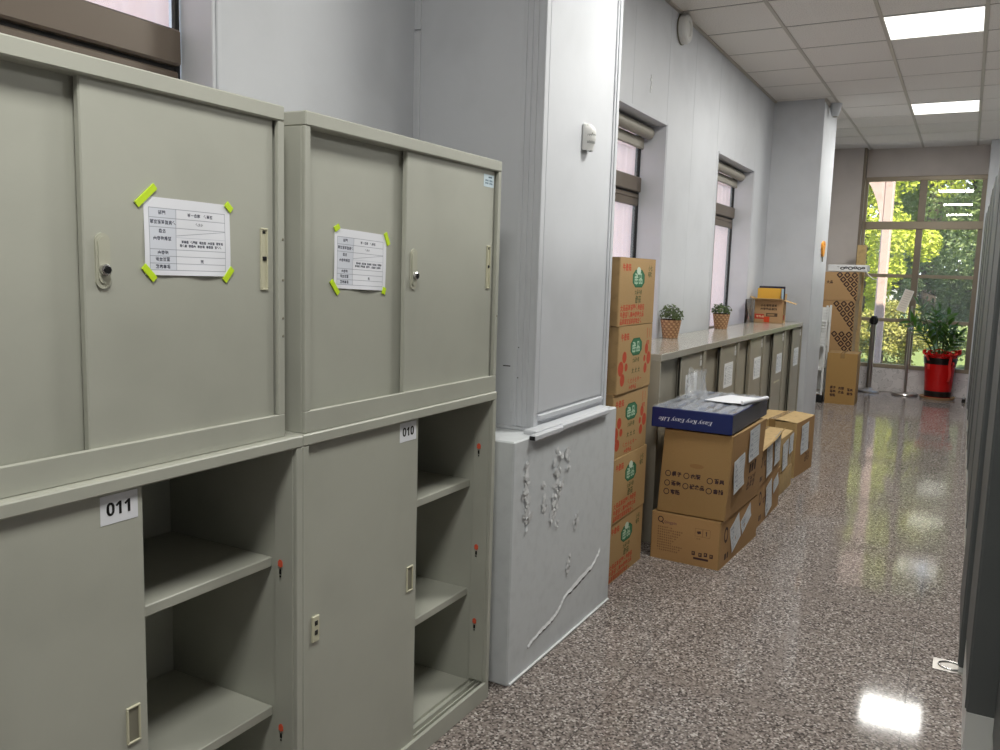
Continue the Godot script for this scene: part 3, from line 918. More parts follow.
func near_cabinets() -> void:
	# lower pair: 0.91 wide, 1.055 high; right half open
	for k in 2:
		var z0 := -0.530 - 0.9145 * k
		var z1 := z0 - 0.913
		var xf := -1.312
		var t := thing("sliding_door_cabinet", ["grey steel lower cabinet labelled 011 at the bottom left corner", "half-open grey lower cabinet labelled 010 beside the damaged plinth"][k], "cabinet", Vector3(-1.53, 0, (z0 + z1) / 2), 0, "lower steel sliding door cabinets")
		var sub := Offset.new(t)
		cab_body(t, z0, z1, 0.0, 1.055, xf, -1.76, 0.027, 0.06, 0.020, true)
		var edge: float = [-1.020, -1.930][k]
		var d := door_leaf(t, z0 - 0.021, edge, 0.045, 1.03, xf - 0.012)
		door_leaf(t, z0 - 0.03, edge + 0.02, 0.045, 1.03, xf - 0.034)
		for y in [0.752, 0.375]:
			var s := MB.new()
			s.box(Vector3(-1.75, y - 0.024, z1 + 0.013), Vector3(xf - 0.085, y, z0 - 0.013), 0.002)
			part(t, "shelf", s, M.steel)
		pull(d, edge + 0.034, 0.528, 0.602, xf - 0.012, 0.030, false)
		if k == 1:
			var lk := MB.new()
			lk.box(Vector3(xf - 0.0125, 0.532, z0 - 0.065), Vector3(xf - 0.006, 0.598, z0 - 0.040), 0.002)
			var l := part(d, "lock", lk, M.cream)
			for y in [0.580, 0.556]:
				var n := MB.new()
				n.box(Vector3(xf - 0.0065, y - 0.006, z0 - 0.0575), Vector3(xf - 0.005, y + 0.006, z0 - 0.0465), 0.001)
				part(l, "slot", n, M.black)
		# number label
		var lb := MB.new()
		lb.box(Vector3(xf - 0.0125, 0.968, edge + 0.012), Vector3(xf - 0.0112, 1.022, edge + 0.090), 0.0003)
		var lab := part(d, "number_label", lb, M.paper)
		var tx := put(lab, "number", text_mesh(["011", "010"][k], bold, 0.024, M.black), Vector3(xf - 0.0109, 0.995, edge + 0.051))
		tx.rotation.y = PI / 2
		# arrow stickers on the jamb return
		for y in [0.875, 0.532, 0.274] if k == 1 else [0.750, 0.338]:
			var ar := MB.new()
			var zz := z1 + 0.0245
			ar.prism([Vector2(-0.008, 0.012), Vector2(-0.008, 0.028), Vector2(-0.003, 0.036), Vector2(0.003, 0.036), Vector2(0.008, 0.028), Vector2(0.008, 0.012), Vector2(0.003, 0.012), Vector2(0.0, 0.006), Vector2(-0.003, 0.012)], 0.0007, Transform3D(Basis.from_scale(Vector3(0.9, 0.7, 1)), Vector3(xf - 0.048, y - 0.02, zz)))
			var st := part(t, "arrow_sticker", ar, M.arrow_orange)
			var bk := MB.new()
			bk.box(Vector3(xf - 0.051, y - 0.030, zz), Vector3(xf - 0.045, y - 0.018, zz + 0.0008))
			bk.box(Vector3(xf - 0.050, y - 0.038, zz), Vector3(xf - 0.046, y - 0.034, zz + 0.0008))
			part(st, "print", bk, M.black)
		sub.done()
	# upper pair: 0.905 wide, 0.73 high; both doors closed, the right one in front
	for k in 2:
		var z0: float = [-0.505, -1.457][k]
		var z1: float = [-1.410, -2.360][k]
		var xf: float = [-1.335, -1.318][k]
		var t := thing("sliding_door_cabinet", ["closed grey upper cabinet at the left edge, under the dark window", "closed grey upper cabinet with a pale blue sticker in its top corner"][k], "cabinet", Vector3(-1.55, 1.055, (z0 + z1) / 2), 0, "upper steel sliding door cabinets")
		var sub := Offset.new(t)
		cab_body(t, z0, z1, 1.0555, 1.787, xf, -1.78, 0.033, 0.052, 0.019)
		var edge: float = [-0.930, -1.864][k]
		door_leaf(t, z0 - 0.02, edge - 0.03, 1.085, 1.762, xf - 0.034)
		var d := door_leaf(t, edge, z1 + 0.022, 1.085, 1.762, xf - 0.012)
		door_lock(d, edge - 0.035, 1.442, xf - 0.012, [0.098, 0.11][k])
		pull(d, z1 + 0.052, 1.388, 1.522, xf - 0.012, 0.021)
		screws(t, z1 + 0.006, xf, [1.50, 1.41, 1.325, 1.285] if k == 0 else [1.30])
		if k == 1:
			var cv := Canvas.new(64, 64, Color(0.80, 0.87, 0.90))
			cv.rect(30, 10, 22, 7, Color(0.25, 0.35, 0.42))
			for y in [26, 40]:
				cv.han("管電", 10, y, 10, Color(0.3, 0.42, 0.5), 1.6, GLYPH)
				cv.han("部品", 36, y, 10, Color(0.3, 0.42, 0.5), 1.6, GLYPH)
			var sb := MB.new()
			var x := xf - 0.0114
			sb.quad(Vector3(x, 1.702, -2.268), Vector3(x, 1.702, -2.330), Vector3(x, 1.740, -2.330), Vector3(x, 1.740, -2.268))
			part(d, "sticker", sb, print_mat("sticker_print", cv, 0.4))
		sub.done()
	notice("white form with lime tape on the leftmost upper cabinet, right of its lock", Vector3(-1.3470, 1.4175, -1.157), deg_to_rad(-0.4), Vector2(0.208, 0.146),
		[[-0.100, 0.147, deg_to_rad(42), 0.056], [0.100, 0.142, deg_to_rad(-42), 0.020], [-0.095, 0.004, deg_to_rad(-45), 0.036], [0.098, 0.004, deg_to_rad(50), 0.034]], 1)
	notice("tilted white form with lime tape on the rear door of the stickered cabinet", Vector3(-1.3520, 1.3875, -1.697), deg_to_rad(-2.2), Vector2(0.208, 0.146),
		[[-0.098, 0.146, deg_to_rad(30), 0.020], [0.104, 0.136, deg_to_rad(-62), 0.034], [-0.100, 0.002, deg_to_rad(-48), 0.042], [0.098, 0.000, deg_to_rad(75), 0.018]], 2)

class Offset:
	# parts are modelled in world coordinates; done() moves them so that the thing's node can stand at its base
	var t: Node3D
	func _init(n: Node3D) -> void:
		t = n
	func done() -> void:
		for c in t.get_children():
			c.position -= t.position

func low_cabinets() -> void:
	var xf := -1.386
	var xb := -1.786
	var pitch := (8.645 - 4.262) / 5.0
	var place := ["grey low cabinet nearest the tomato cartons, first of five in the row", "grey low cabinet behind the blue box, second of five in the row", "grey low cabinet in the middle of the row of five", "grey low cabinet under the open carton, fourth of five in the row", "grey low cabinet touching the far pillar, last of five in the row"]
	for k in 5:
		var z0 := -4.262 - pitch * k
		var z1 := z0 - pitch + 0.002
		var t := thing("low_cabinet", place[k], "cabinet", Vector3(-1.58, 0, (z0 + z1) / 2), 0, "row of low steel cabinets")
		var sub := Offset.new(t)
		var mb := MB.new()
		mb.box(Vector3(xb, 0.0, z1), Vector3(xf - 0.012, 0.992, z1 + 0.012), 0.001)
		mb.box(Vector3(xb, 0.0, z0 - 0.012), Vector3(xf - 0.012, 0.992, z0), 0.001)
		mb.box(Vector3(xb, 0.0, z1 + 0.012), Vector3(xb + 0.01, 0.992, z0 - 0.012))
		mb.box(Vector3(xf - 0.012, 0.0, z1), Vector3(xf, 0.06, z0), 0.001)
		mb.box(Vector3(xb + 0.01, 0.02, z1 + 0.012), Vector3(xf - 0.012, 0.045, z0 - 0.012))
		mb.box(Vector3(xf - 0.012, 0.06, z1), Vector3(xf, 0.992, z1 + 0.022), 0.001)
		mb.box(Vector3(xf - 0.012, 0.06, z0 - 0.022), Vector3(xf, 0.992, z0), 0.001)
		part(t, "body", mb, M.steel_far)
		var tp := MB.new()
		tp.box(Vector3(xb, 0.992, z1), Vector3(xf + 0.004, 1.03, z0), 0.002)
		part(t, "top", tp, M.steel_far_top)
		var zm := (z0 + z1) / 2 + 0.03
		var d1 := MB.new()
		d1.box(Vector3(xf - 0.055, 0.06, zm - 0.05), Vector3(xf - 0.04, 0.985, z0 - 0.018), 0.002)
		part(t, "door", d1, M.steel_far)
		var d2 := MB.new()
		d2.box(Vector3(xf - 0.028, 0.06, z1 + 0.026), Vector3(xf - 0.012, 0.985, zm), 0.002)
		d2.box(Vector3(xf - 0.030, 0.06, zm - 0.004), Vector3(xf - 0.006, 0.985, zm), 0.001)
		var door := part(t, "door", d2, M.steel_far)
		var hn := MB.new()
		hn.box(Vector3(xf - 0.012, 0.90, z1 + 0.05), Vector3(xf - 0.006, 0.935, z1 + 0.075), 0.002)
		hn.box(Vector3(xf - 0.012, 0.94, z1 + 0.055), Vector3(xf - 0.008, 0.965, z1 + 0.070), 0.002)
		part(door, "handle", hn, M.white_plastic)
		var lb := MB.new()
		var zl: float = [-4.895, -5.795, -6.71, -7.60, -8.43][k]
		var yl: float = [0.700, 0.692, 0.66, 0.625, 0.62][k]
		lb.quad(Vector3(xf - 0.0112, yl, zl + 0.12), Vector3(xf - 0.0112, yl, zl - 0.12), Vector3(xf - 0.0112, yl + 0.17, zl - 0.12), Vector3(xf - 0.0112, yl + 0.17, zl + 0.12))
		part(door, "paper_label", lb, M.list_print if M.has("list_print") else list_print())
		if k == 3:
			var sm := MB.new()
			sm.box(Vector3(xf - 0.0122, 0.545, z1 + 0.10), Vector3(xf - 0.0112, 0.56, z1 + 0.34))
			part(door, "tape_mark", sm, M.cream)
		sub.done()

func list_print() -> StandardMaterial3D:
	var cv := Canvas.new(160, 112, Color(0.92, 0.93, 0.945))
	var rule := Color(0.66, 0.69, 0.73)
	var ink := Color(0.52, 0.55, 0.60)
	for r in 6: cv.line(12, 16 + r * 16, 148, 16 + r * 16, 1.2, rule)
	for x in [12, 56, 148]: cv.line(x, 16, x, 96, 1.2, rule)
	for r in 5:
		cv.han(["部門", "名", "電腦", "書籍", "位置"][r], 18, 19 + r * 16, 11, ink, 1.3, GLYPH)
		cv.line(64, 25 + r * 16, 64 + [70, 44, 58, 74, 36][r], 25 + r * 16, 2.4, Color(0.70, 0.72, 0.76))
	return print_mat("list_print", cv, 0.6)

func shelving_row() -> void:
	# tall shelving carriages along the right, ends flush with the aisle
	var rows := [[-1.75, -2.40, 0.180], [-2.41, -2.79, 0.178], [-2.80, -3.44, 0.104], [-3.45, -4.29, 0.090]]
	var zz := -4.30
	while zz > -11.4:
		rows.append([zz, maxf(zz - 0.838, -11.71), 0.108 + 0.004 * sin(zz * 5.0)])
		zz -= 0.85
	var label := ["tall grey shelving unit at the right edge, closest to the camera", "tall grey shelving unit set back behind the white foot", "narrow grey shelving unit with white foot beside the floor plate", "grey shelving unit standing proud of the right-hand row"]
	for k in rows.size():
		var z0: float = rows[k][0]
		var z1: float = rows[k][1]
		var x0: float = rows[k][2]
		var t := thing("shelving_unit", label[k] if k < 4 else "tall grey shelving unit in the far part of the right-hand row", "shelving", Vector3(0.55, 0, (z0 + z1) / 2), 0, "shelving units on the right" if k < 4 else "far shelving units of the right-hand row")
		var sub := Offset.new(t)
		var low: float = 0.022 if k == 3 else (0.155 if k == 2 else 0.105)
		var mb := MB.new()
		mb.box(Vector3(x0, low, z1), Vector3(1.0, 2.20, z0), 0.003)
		part(t, "carcass", mb, M.steel_dark)
		var ft := MB.new()
		ft.box(Vector3(x0 + 0.001, 0.0, z1 + 0.004), Vector3(0.99, low, z0 - 0.001), 0.002)
		part(t, "foot", ft, M.steel_white)
		var ed := MB.new()
		ed.box(Vector3(x0 - 0.004, low + 0.01, z0 - 0.014), Vector3(x0 + 0.002, 2.19, z0 - 0.003), 0.0015)
		part(t, "edge_strip", ed, M.steel_white if k == 4 else M.steel_dark)
		sub.done()

# ---------------------------------------------------------------- cartons
func carton(called: String, label: String, group: String, at: Vector3, size: Vector3, turn: float, card: int, front: Material = null, right: Material = null, opts := {}) -> Node3D:
	# stands on "at" (centre of its base); front faces +z, right faces +x
	var t := thing(called, label, "carton", at, turn, group)
	var h := size / 2.0
	var H := size.y
	var cm: Material = M["card%d" % card]
	var sh: Vector3 = opts.get("shear", Vector3.ZERO)       # lean of the top
	var bulge: float = opts.get("bulge", 0.004)
	var am := ArrayMesh.new()
	var P := func(x: float, y: float, z: float) -> Vector3: return Vector3(x * h.x, y * H, z * h.z) + sh * y
	# four sides as slightly bulging sheets with rounded corners between them
	var r := 0.006
	var faces := [[Vector3(0, 0, 1), Vector3(1, 0, 0), h.z, h.x, front], [Vector3(1, 0, 0), Vector3(0, 0, -1), h.x, h.z, right], [Vector3(0, 0, -1), Vector3(-1, 0, 0), h.z, h.x, null], [Vector3(-1, 0, 0), Vector3(0, 0, 1), h.x, h.z, null]]
	var groups := {}
	for f in faces:
		var m: Material = f[4] if f[4] else cm
		if not groups.has(m): groups[m] = MB.new()
		var mb: MB = groups[m]
		var nn: Vector3 = f[0]
		var al: Vector3 = f[1]
		var off: float = f[2]
		var wid: float = f[3] - r
		mb.sheet(func(u: float, v: float) -> Vector3: return nn * (off + bulge * sin(u * PI) * sin(v * PI)) + al * (u * 2 - 1) * wid + Vector3(0, v * H, 0) + sh * v, 8, 8)
		if not groups.has(cm): groups[cm] = MB.new()
		var cb: MB = groups[cm]
		var n2 := al
		for k in 3:
			var a0 := PI / 2 * k / 3.0
			var a1 := PI / 2 * (k + 1) / 3.0
			var ce := nn * (off - r) + al * wid
			var d0 := nn * cos(a0) + n2 * sin(a0)
			var d1 := nn * cos(a1) + n2 * sin(a1)
			cb.squad([ce + d0 * r, ce + d1 * r, ce + d1 * r + Vector3(0, H, 0) + sh, ce + d0 * r + Vector3(0, H, 0) + sh], [d0, d1, d1, d0], [Vector2.ZERO, Vector2.ZERO, Vector2.ZERO, Vector2.ZERO])
	var body: MB = groups[cm]
	body.quad(Vector3(-h.x, 0, -h.z), Vector3(h.x, 0, -h.z), Vector3(h.x, 0, h.z), Vector3(-h.x, 0, h.z))
	if not opts.get("open", false):
		body.quad(P.call(-1, 0.985, 1), P.call(1, 0.985, 1), P.call(1, 0.985, -1), P.call(-1, 0.985, -1))
	for m: Material in groups:
		var g: MB = groups[m]
		am.add_surface_from_arrays(Mesh.PRIMITIVE_TRIANGLES, g.arrays())
		am.surface_set_material(am.get_surface_count() - 1, m)
	var b := put(t, "body", am)
	if opts.get("open", false): return t
	# top flaps meeting along the long side, with a strip of tape over the seam
	var along_x := size.x > size.z
	var sag: float = opts.get("lift", 0.0)
	for s: float in [-1.0, 1.0]:
		var fb := MB.new()
		if along_x:
			fb.sheet(func(u: float, v: float) -> Vector3: return sh + Vector3((u * 2 - 1) * s * (h.x - 0.001), H + 0.0005 + sag * sin(v * PI * 0.5) * (1.0 if s > 0 else 0.4), (h.z - 0.001) * (1 - v) + 0.0012 * v) * Vector3(1, 1, s), 6, 4, 0.004)
		else:
			fb.sheet(func(u: float, v: float) -> Vector3: return sh + Vector3((h.x - 0.001) * (1 - v) + 0.0012 * v, H + 0.0005 + sag * sin(v * PI * 0.5) * (1.0 if s > 0 else 0.4), (1 - u * 2) * s * (h.z - 0.001)) * Vector3(s, 1, 1), 6, 4, 0.004)
		part(t, "flap", fb, cm)
	if opts.get("tape", true):
		var tb := MB.new()
		var y := H + 0.0012 + sag
		if along_x:
			tb.box(Vector3(-h.x - 0.001, y, -0.024) + sh, Vector3(h.x + 0.001, y + 0.0004, 0.024) + sh)
			tb.box(Vector3(h.x + bulge * 0.2, H - 0.06, -0.024) + sh, Vector3(h.x + bulge * 0.2 + 0.001, y, 0.024) + sh)
		else:
			tb.box(Vector3(-0.024, y, -h.z - 0.001) + sh, Vector3(0.024, y + 0.0004, h.z + 0.001) + sh)
			tb.box(Vector3(-0.024, H - 0.06, h.z + bulge * 0.2) + sh, Vector3(0.024, y, h.z + bulge * 0.2 + 0.001) + sh)
		part(t, "tape", tb, M.parcel_tape)
	return t

func side_label(t: Node3D, z: float, y: float, wid: float, hgt: float, x: float, roll := 0.0, seed_ := 1) -> void:
	# delivery slip on the side that faces +x
	var key := "slip_print_%d" % (seed_ % 3)
	if not M.has(key):
		var cv := Canvas.new(128, 160, Color(0.86, 0.875, 0.89))
		var ink := Color(0.52, 0.56, 0.63)
		var pool := "部門單位保管人姓名內容物所在書籍品"
		var rule := Color(0.68, 0.71, 0.75)
		for r in 6:
			cv.line(8, 12 + r * 27, 120, 12 + r * 27, 1.6, rule)
			if r < 5:
				cv.han(pool[(r * 5 + seed_) % pool.length()] + pool[(r * 3 + seed_ * 2) % pool.length()], 13, 18 + r * 27, 16, ink, 1.8, GLYPH)
				cv.line(60, 25 + r * 27, 60 + [52, 30, 44, 56, 24][(r + seed_) % 5], 25 + r * 27, 4, rule)
		for vx in [8, 52, 120]: cv.line(vx, 12, vx, 147, 1.6, rule)
		print_mat(key, cv, 0.4)
	var mb := MB.new()
	var xf := Transform3D(Basis(Vector3.UP, PI / 2) * Basis(Vector3(0, 0, 1), roll), Vector3(x, y, z))
	mb.sheet(func(u: float, v: float) -> Vector3: return xf * Vector3((u - 0.5) * wid, (v - 0.5) * hgt, 0.0016 + 0.002 * sin(u * 8 + seed_) * sin(v * 6) + 0.004 * maxf(0, 0.25 - v)), 8, 8, 0.0003)
	part(t, "delivery_slip", mb, M[key])

func tomato_print(which: int) -> StandardMaterial3D:
	var key := "tomato_print_%d" % which
	if M.has(key): return M[key]
	var cv := Canvas.new(384, 256, Color(0.70, 0.575, 0.395))
	cv.grain(rng, 0.018, 3)
	var red := Color(0.74, 0.29, 0.17)
	var green := Color(0.13, 0.37, 0.24)
	var dark := Color(0.36, 0.36, 0.20)
	cv.han("牛番茄", 22, 22 + which * 4, 27, red, 4.5, GLYPH)
	if which == 0:
		cv.han("小心", 300, 24, 24, dark, 3.2, GLYPH)
		cv.han("輕放", 296, 50, 22, dark, 3.2, GLYPH)
	else:
		cv.line(322, 18, 322, 56, 5, red)
		cv.line(352, 22, 352, 52, 4, red)
		cv.han("輕放", 312, 66, 20, red, 2.6, GLYPH)
	var by := 78.0 if which == 0 else 84.0
	var pts := PackedVector2Array()
	for q in [[-1, -0.45], [-0.55, -1], [0.55, -1], [1, -0.45], [1, 0.45], [0.55, 1], [-0.55, 1], [-1, 0.45]]: pts.append(Vector2(190 + q[0] * 66, by + q[1] * 34))
	cv.poly(pts, green)
	var pts2 := PackedVector2Array()
	for p in pts: pts2.append((p - Vector2(190, by)) * Vector2(0.9, 0.85) + Vector2(190, by))
	cv.poly(pts2, Color(0.20, 0.45, 0.31))
	cv.han("番品", 142, by - 22, 44, Color(0.70, 0.80, 0.70), 5.5, GLYPH)
	if which == 0: cv.oval(190, by - 30, 22, 15, Color(0.78, 0.85, 0.78))
	cv.han("大品牛番", 150, by + 42, 19, dark, 2.6, GLYPH)
	if which == 0:
		cv.han("番茄", 160, 142, 30, dark, 4.2, GLYPH)
		for r in 3: cv.han(["大茄品管部門人物番茄", "牛番部人事內容物大品", "品管單位保管部電名人"][r], 14, 176 + r * 27, 24 if r < 2 else 22, red, 3.6, GLYPH)
	else:
		for q in [[62, 118, 21], [28, 160, 27], [84, 158, 15], [50, 205, 23], [318, 100, 21], [350, 140, 25], [296, 138, 13], [312, 178, 20]]:
			cv.oval(q[0], q[1], q[2] * 1.02, q[2] * 1.05, red)
			cv.line(q[0] - 4, q[1] - q[2] * 0.8, q[0] + 5, q[1] - q[2] * 0.55, 3, Color(0.62, 0.22, 0.13))
		for k in 3:
			cv.han("大", 150 + k * 36, 166, 20, dark, 4.4, GLYPH)
		for k in 6: cv.han("人大小心牛一"[k], 110 + k * 28, 204, 22, red, 2.8, GLYPH)
		cv.han("內容物品", 130, 232, 20, red, 2.8, GLYPH)
	return print_mat(key, cv)

func tomato_cartons() -> void:
	# five stacked, printed face to the aisle
	var y := 0.0
	var hs := [0.292, 0.306, 0.303, 0.311, 0.312]
	var kinds := [0, 0, 1, 1, 0]
	var label := ["brown tomato carton on the floor, bottom of the stack of five", "brown tomato carton without tomato print, second from the floor", "brown carton printed with red tomatoes, third from the floor", "brown carton printed with red tomatoes, second from the top", "brown tomato carton on top of the stack of five"]
	for k in 5:
		var jit: float = [0.0, 0.004, -0.004, 0.002, 0.0][k]
		var t := carton("tomato_carton", label[k], "stack of tomato cartons", Vector3(-1.352 - 0.17 + jit, y, -3.765 - jit), Vector3(0.34, hs[k] - 0.003, 0.466), deg_to_rad([0.0, 0.4, -0.3, 0.3, -0.8][k]), 0, null, tomato_print(kinds[k]), {"tape": k == 4})
		# print on the end that faces the camera
		var mb := MB.new()
		var cv := Canvas.new(64, 64, Color(0, 0, 0, 0))
		if k == 4:
			var d := MB.new()
			d.lathe([Vector2(0.03, 0), Vector2(0.03, 0.0006), Vector2(0, 0.0006)], 20, Transform3D(Basis(Vector3(1, 0, 0), PI / 2), Vector3(0.04, 0.13, 0.2375)))
			part(t, "tomato_mark", d, M.print_red if M.has("print_red") else mat("print_red", Color(0.66, 0.18, 0.12), 0.8))
		else:
			for r in 3:
				for c in 3:
					mb.box(Vector3(0.03 + c * 0.035, 0.05 + r * 0.035, 0.2365), Vector3(0.055 + c * 0.035, 0.072 + r * 0.035, 0.2375))
			part(t, "end_print", mb, M.print_dim if M.has("print_dim") else mat("print_dim", Color(0.56, 0.33, 0.20), 0.8))
		y += hs[k]

func tick_print() -> StandardMaterial3D:
	var cv := Canvas.new(420, 512, Color(0.65, 0.52, 0.335))
	cv.grain(rng, 0.016, 3)
	var ink := Color(0.20, 0.12, 0.16)
	for q in [["帽子", 30, 258], ["衣服", 150, 258], ["餐具", 298, 268], ["飾物", 30, 318], ["紀念品", 150, 322], ["書籍", 298, 330], ["電腦", 30, 372]]:
		cv.oval(q[1] + 14, q[2] + 14, 19, 19, ink, 4.5)
		cv.han(q[0], q[1] + 40, q[2] - 4, 30, ink, 5.0, GLYPH)
	cv.oval(222, 205, 44, 14, Color(0.60, 0.455, 0.285))
	return print_mat("tick_print", cv)

func lower_print() -> StandardMaterial3D:
	var cv := Canvas.new(460, 310, Color(0.70, 0.55, 0.365))
	cv.grain(rng, 0.016, 3)
	var ink := Color(0.25, 0.15, 0.17)
	var faint := Color(0.50, 0.37, 0.25)
	cv.oval(58, 44, 20, 20, ink, 6)
	cv.line(64, 58, 80, 70, 6, ink)
	cv.latin("Qingpin", bold, 82, 72, 17, Color(0.42, 0.27, 0.30))
	var pool := "部門單位保管人姓名內容物所在書籍品電腦"
	for r in 10:
		for k in 7 + (r * 5) % 6: cv.han(pool[(r * 7 + k * 5) % pool.length()], 40 + k * 15, 88 + r * 17, 11, faint, 1.6, GLYPH)
	for q in [[300, 62, 48], [352, 62, 48]]:
		cv.line(q[0], q[1], q[0] + q[2], q[1], 2, faint); cv.line(q[0], q[1], q[0], q[1] + 50, 2, faint); cv.line(q[0] + q[2], q[1], q[0] + q[2], q[1] + 50, 2, faint); cv.line(q[0], q[1] + 50, q[0] + q[2], q[1] + 50, 2, faint)
	cv.poly(PackedVector2Array([Vector2(310, 82), Vector2(336, 76), Vector2(340, 92), Vector2(318, 98)]), ink)
	cv.line(376, 76, 376, 100, 5, ink)
	cv.line(370, 82, 376, 74, 3, ink)
	cv.han("小心", 310, 120, 14, faint, 1.6, GLYPH)
	for q in [[284, 214], [330, 218], [366, 212], [404, 216]]:
		cv.rect(q[0], q[1], 22, 26, ink)
		cv.rect(q[0] + 5, q[1] + 5, 9, 12, Color(0.62, 0.48, 0.31))
	cv.rect(296, 252, 100, 14, ink)
	return print_mat("lower_print", cv)

func slip_side(seed_: int, dark_mark := true) -> StandardMaterial3D:
	var cv := Canvas.new(420, 200, Color(0.67, 0.52, 0.34))
	cv.grain(rng, 0.016, 3)
	var ink := Color(0.25, 0.15, 0.14)
	if dark_mark:
		cv.oval(54, 68, 20, 34, ink, 7)
		cv.han("電腦", 92, 70, 40, Color(0.45, 0.32, 0.24), 4, GLYPH)
		cv.rect(48, 150, 18, 26, ink)
		cv.rect(74, 150, 12, 26, ink)
	else:
		cv.rect(230, 96, 22, 22, ink); cv.rect(262, 96, 22, 22, ink); cv.rect(298, 92, 22, 26, ink)
		cv.han("品管部", 220, 126, 36, Color(0.40, 0.28, 0.19), 5, GLYPH)
	return print_mat("slip_side_%d" % seed_, cv)

func floor_cartons() -> void:
	var g := "cartons on the floor along the low cabinets"
	var sideA := slip_side(1)
	# A: flat carton on the floor; B: tall carton with a tick list on it; blue box on top
	var a := carton("carton", "flat brown carton with Q logo under the tick-list carton", g, Vector3(-1.125, 0, -4.39), Vector3(0.362, 0.243, 0.690), deg_to_rad(-2.8), 1, lower_print(), sideA, {"tape": false})
	side_label(a, 0.10, 0.135, 0.16, 0.15, 0.1845, deg_to_rad(20), 1)
	side_label(a, -0.09, 0.165, 0.18, 0.085, 0.1845, deg_to_rad(22), 2)
	var b := carton("carton", "tall brown carton with a printed tick list, under the blue box", g, Vector3(-1.114, 0.2505, -4.385), Vector3(0.352, 0.426, 0.655), deg_to_rad(-2.0), 1, tick_print(), slip_side(2, false), {"shear": Vector3(0.020, 0, 0.0), "bulge": 0.006, "tape": false})
	side_label(b, 0.19, 0.22, 0.19, 0.17, 0.1955, deg_to_rad(6), 3)
	side_label(b, -0.06, 0.335, 0.20, 0.17, 0.2005, deg_to_rad(3), 4)
	blue_box()
	# C and D, behind A and B
	var c := carton("carton", "low brown carton with slips beneath the carton with a lifted flap", g, Vector3(-1.142, 0, -5.155), Vector3(0.375, 0.252, 0.640), deg_to_rad(-0.6), 1, null, slip_side(3), {"tape": false})
	side_label(c, 0.02, 0.13, 0.16, 0.19, 0.193, deg_to_rad(12), 5)
	side_label(c, -0.17, 0.18, 0.14, 0.085, 0.193, deg_to_rad(14), 6)
	var d := carton("carton", "brown carton with a curled lifted flap behind the blue box", g, Vector3(-1.140, 0.2555, -5.105), Vector3(0.375, 0.215, 0.700), deg_to_rad(0.4), 2, null, slip_side(4), {"tape": false, "lift": 0.012})
	side_label(d, 0.04, 0.12, 0.17, 0.19, 0.193, deg_to_rad(4), 7)
	side_label(d, -0.20, 0.145, 0.18, 0.19, 0.193, deg_to_rad(3), 8)
	var fl := MB.new()
	fl.sheet(func(u: float, v: float) -> Vector3: return Vector3(0.19 + 0.022 * v * v, 0.212 + v * (0.012 + 0.034 * pow(u, 3)), 0.34 - u * 0.68), 12, 4, 0.003)
	part(d, "side_flap", fl, M.card2)
	# E: two low cartons; F: the last, larger one
	var e := carton("carton", "small brown carton on the floor between its slipped neighbours", g, Vector3(-1.175, 0, -5.845), Vector3(0.375, 0.150, 0.500), deg_to_rad(-1.5), 2, null, null, {"tape": false})
	var eb := carton("carton", "brown carton with two slips on top of the small floor carton", g, Vector3(-1.175, 0.1535, -5.840), Vector3(0.370, 0.236, 0.500), deg_to_rad(-1.0), 2, null, null, {"lift": 0.006})
	side_label(eb, 0.03, 0.11, 0.17, 0.19, 0.191, deg_to_rad(5), 9)
	side_label(eb, -0.16, 0.16, 0.14, 0.13, 0.191, deg_to_rad(3), 10)
	var fb := carton("carton", "large brown carton at the far end of the floor row", g, Vector3(-1.152, 0, -6.548), Vector3(0.36, 0.408, 0.500), deg_to_rad(-5.5), 2, null, slip_side(5, false), {"lift": 0.012})
	side_label(fb, 0.03, 0.27, 0.20, 0.22, 0.185, deg_to_rad(4), 11)

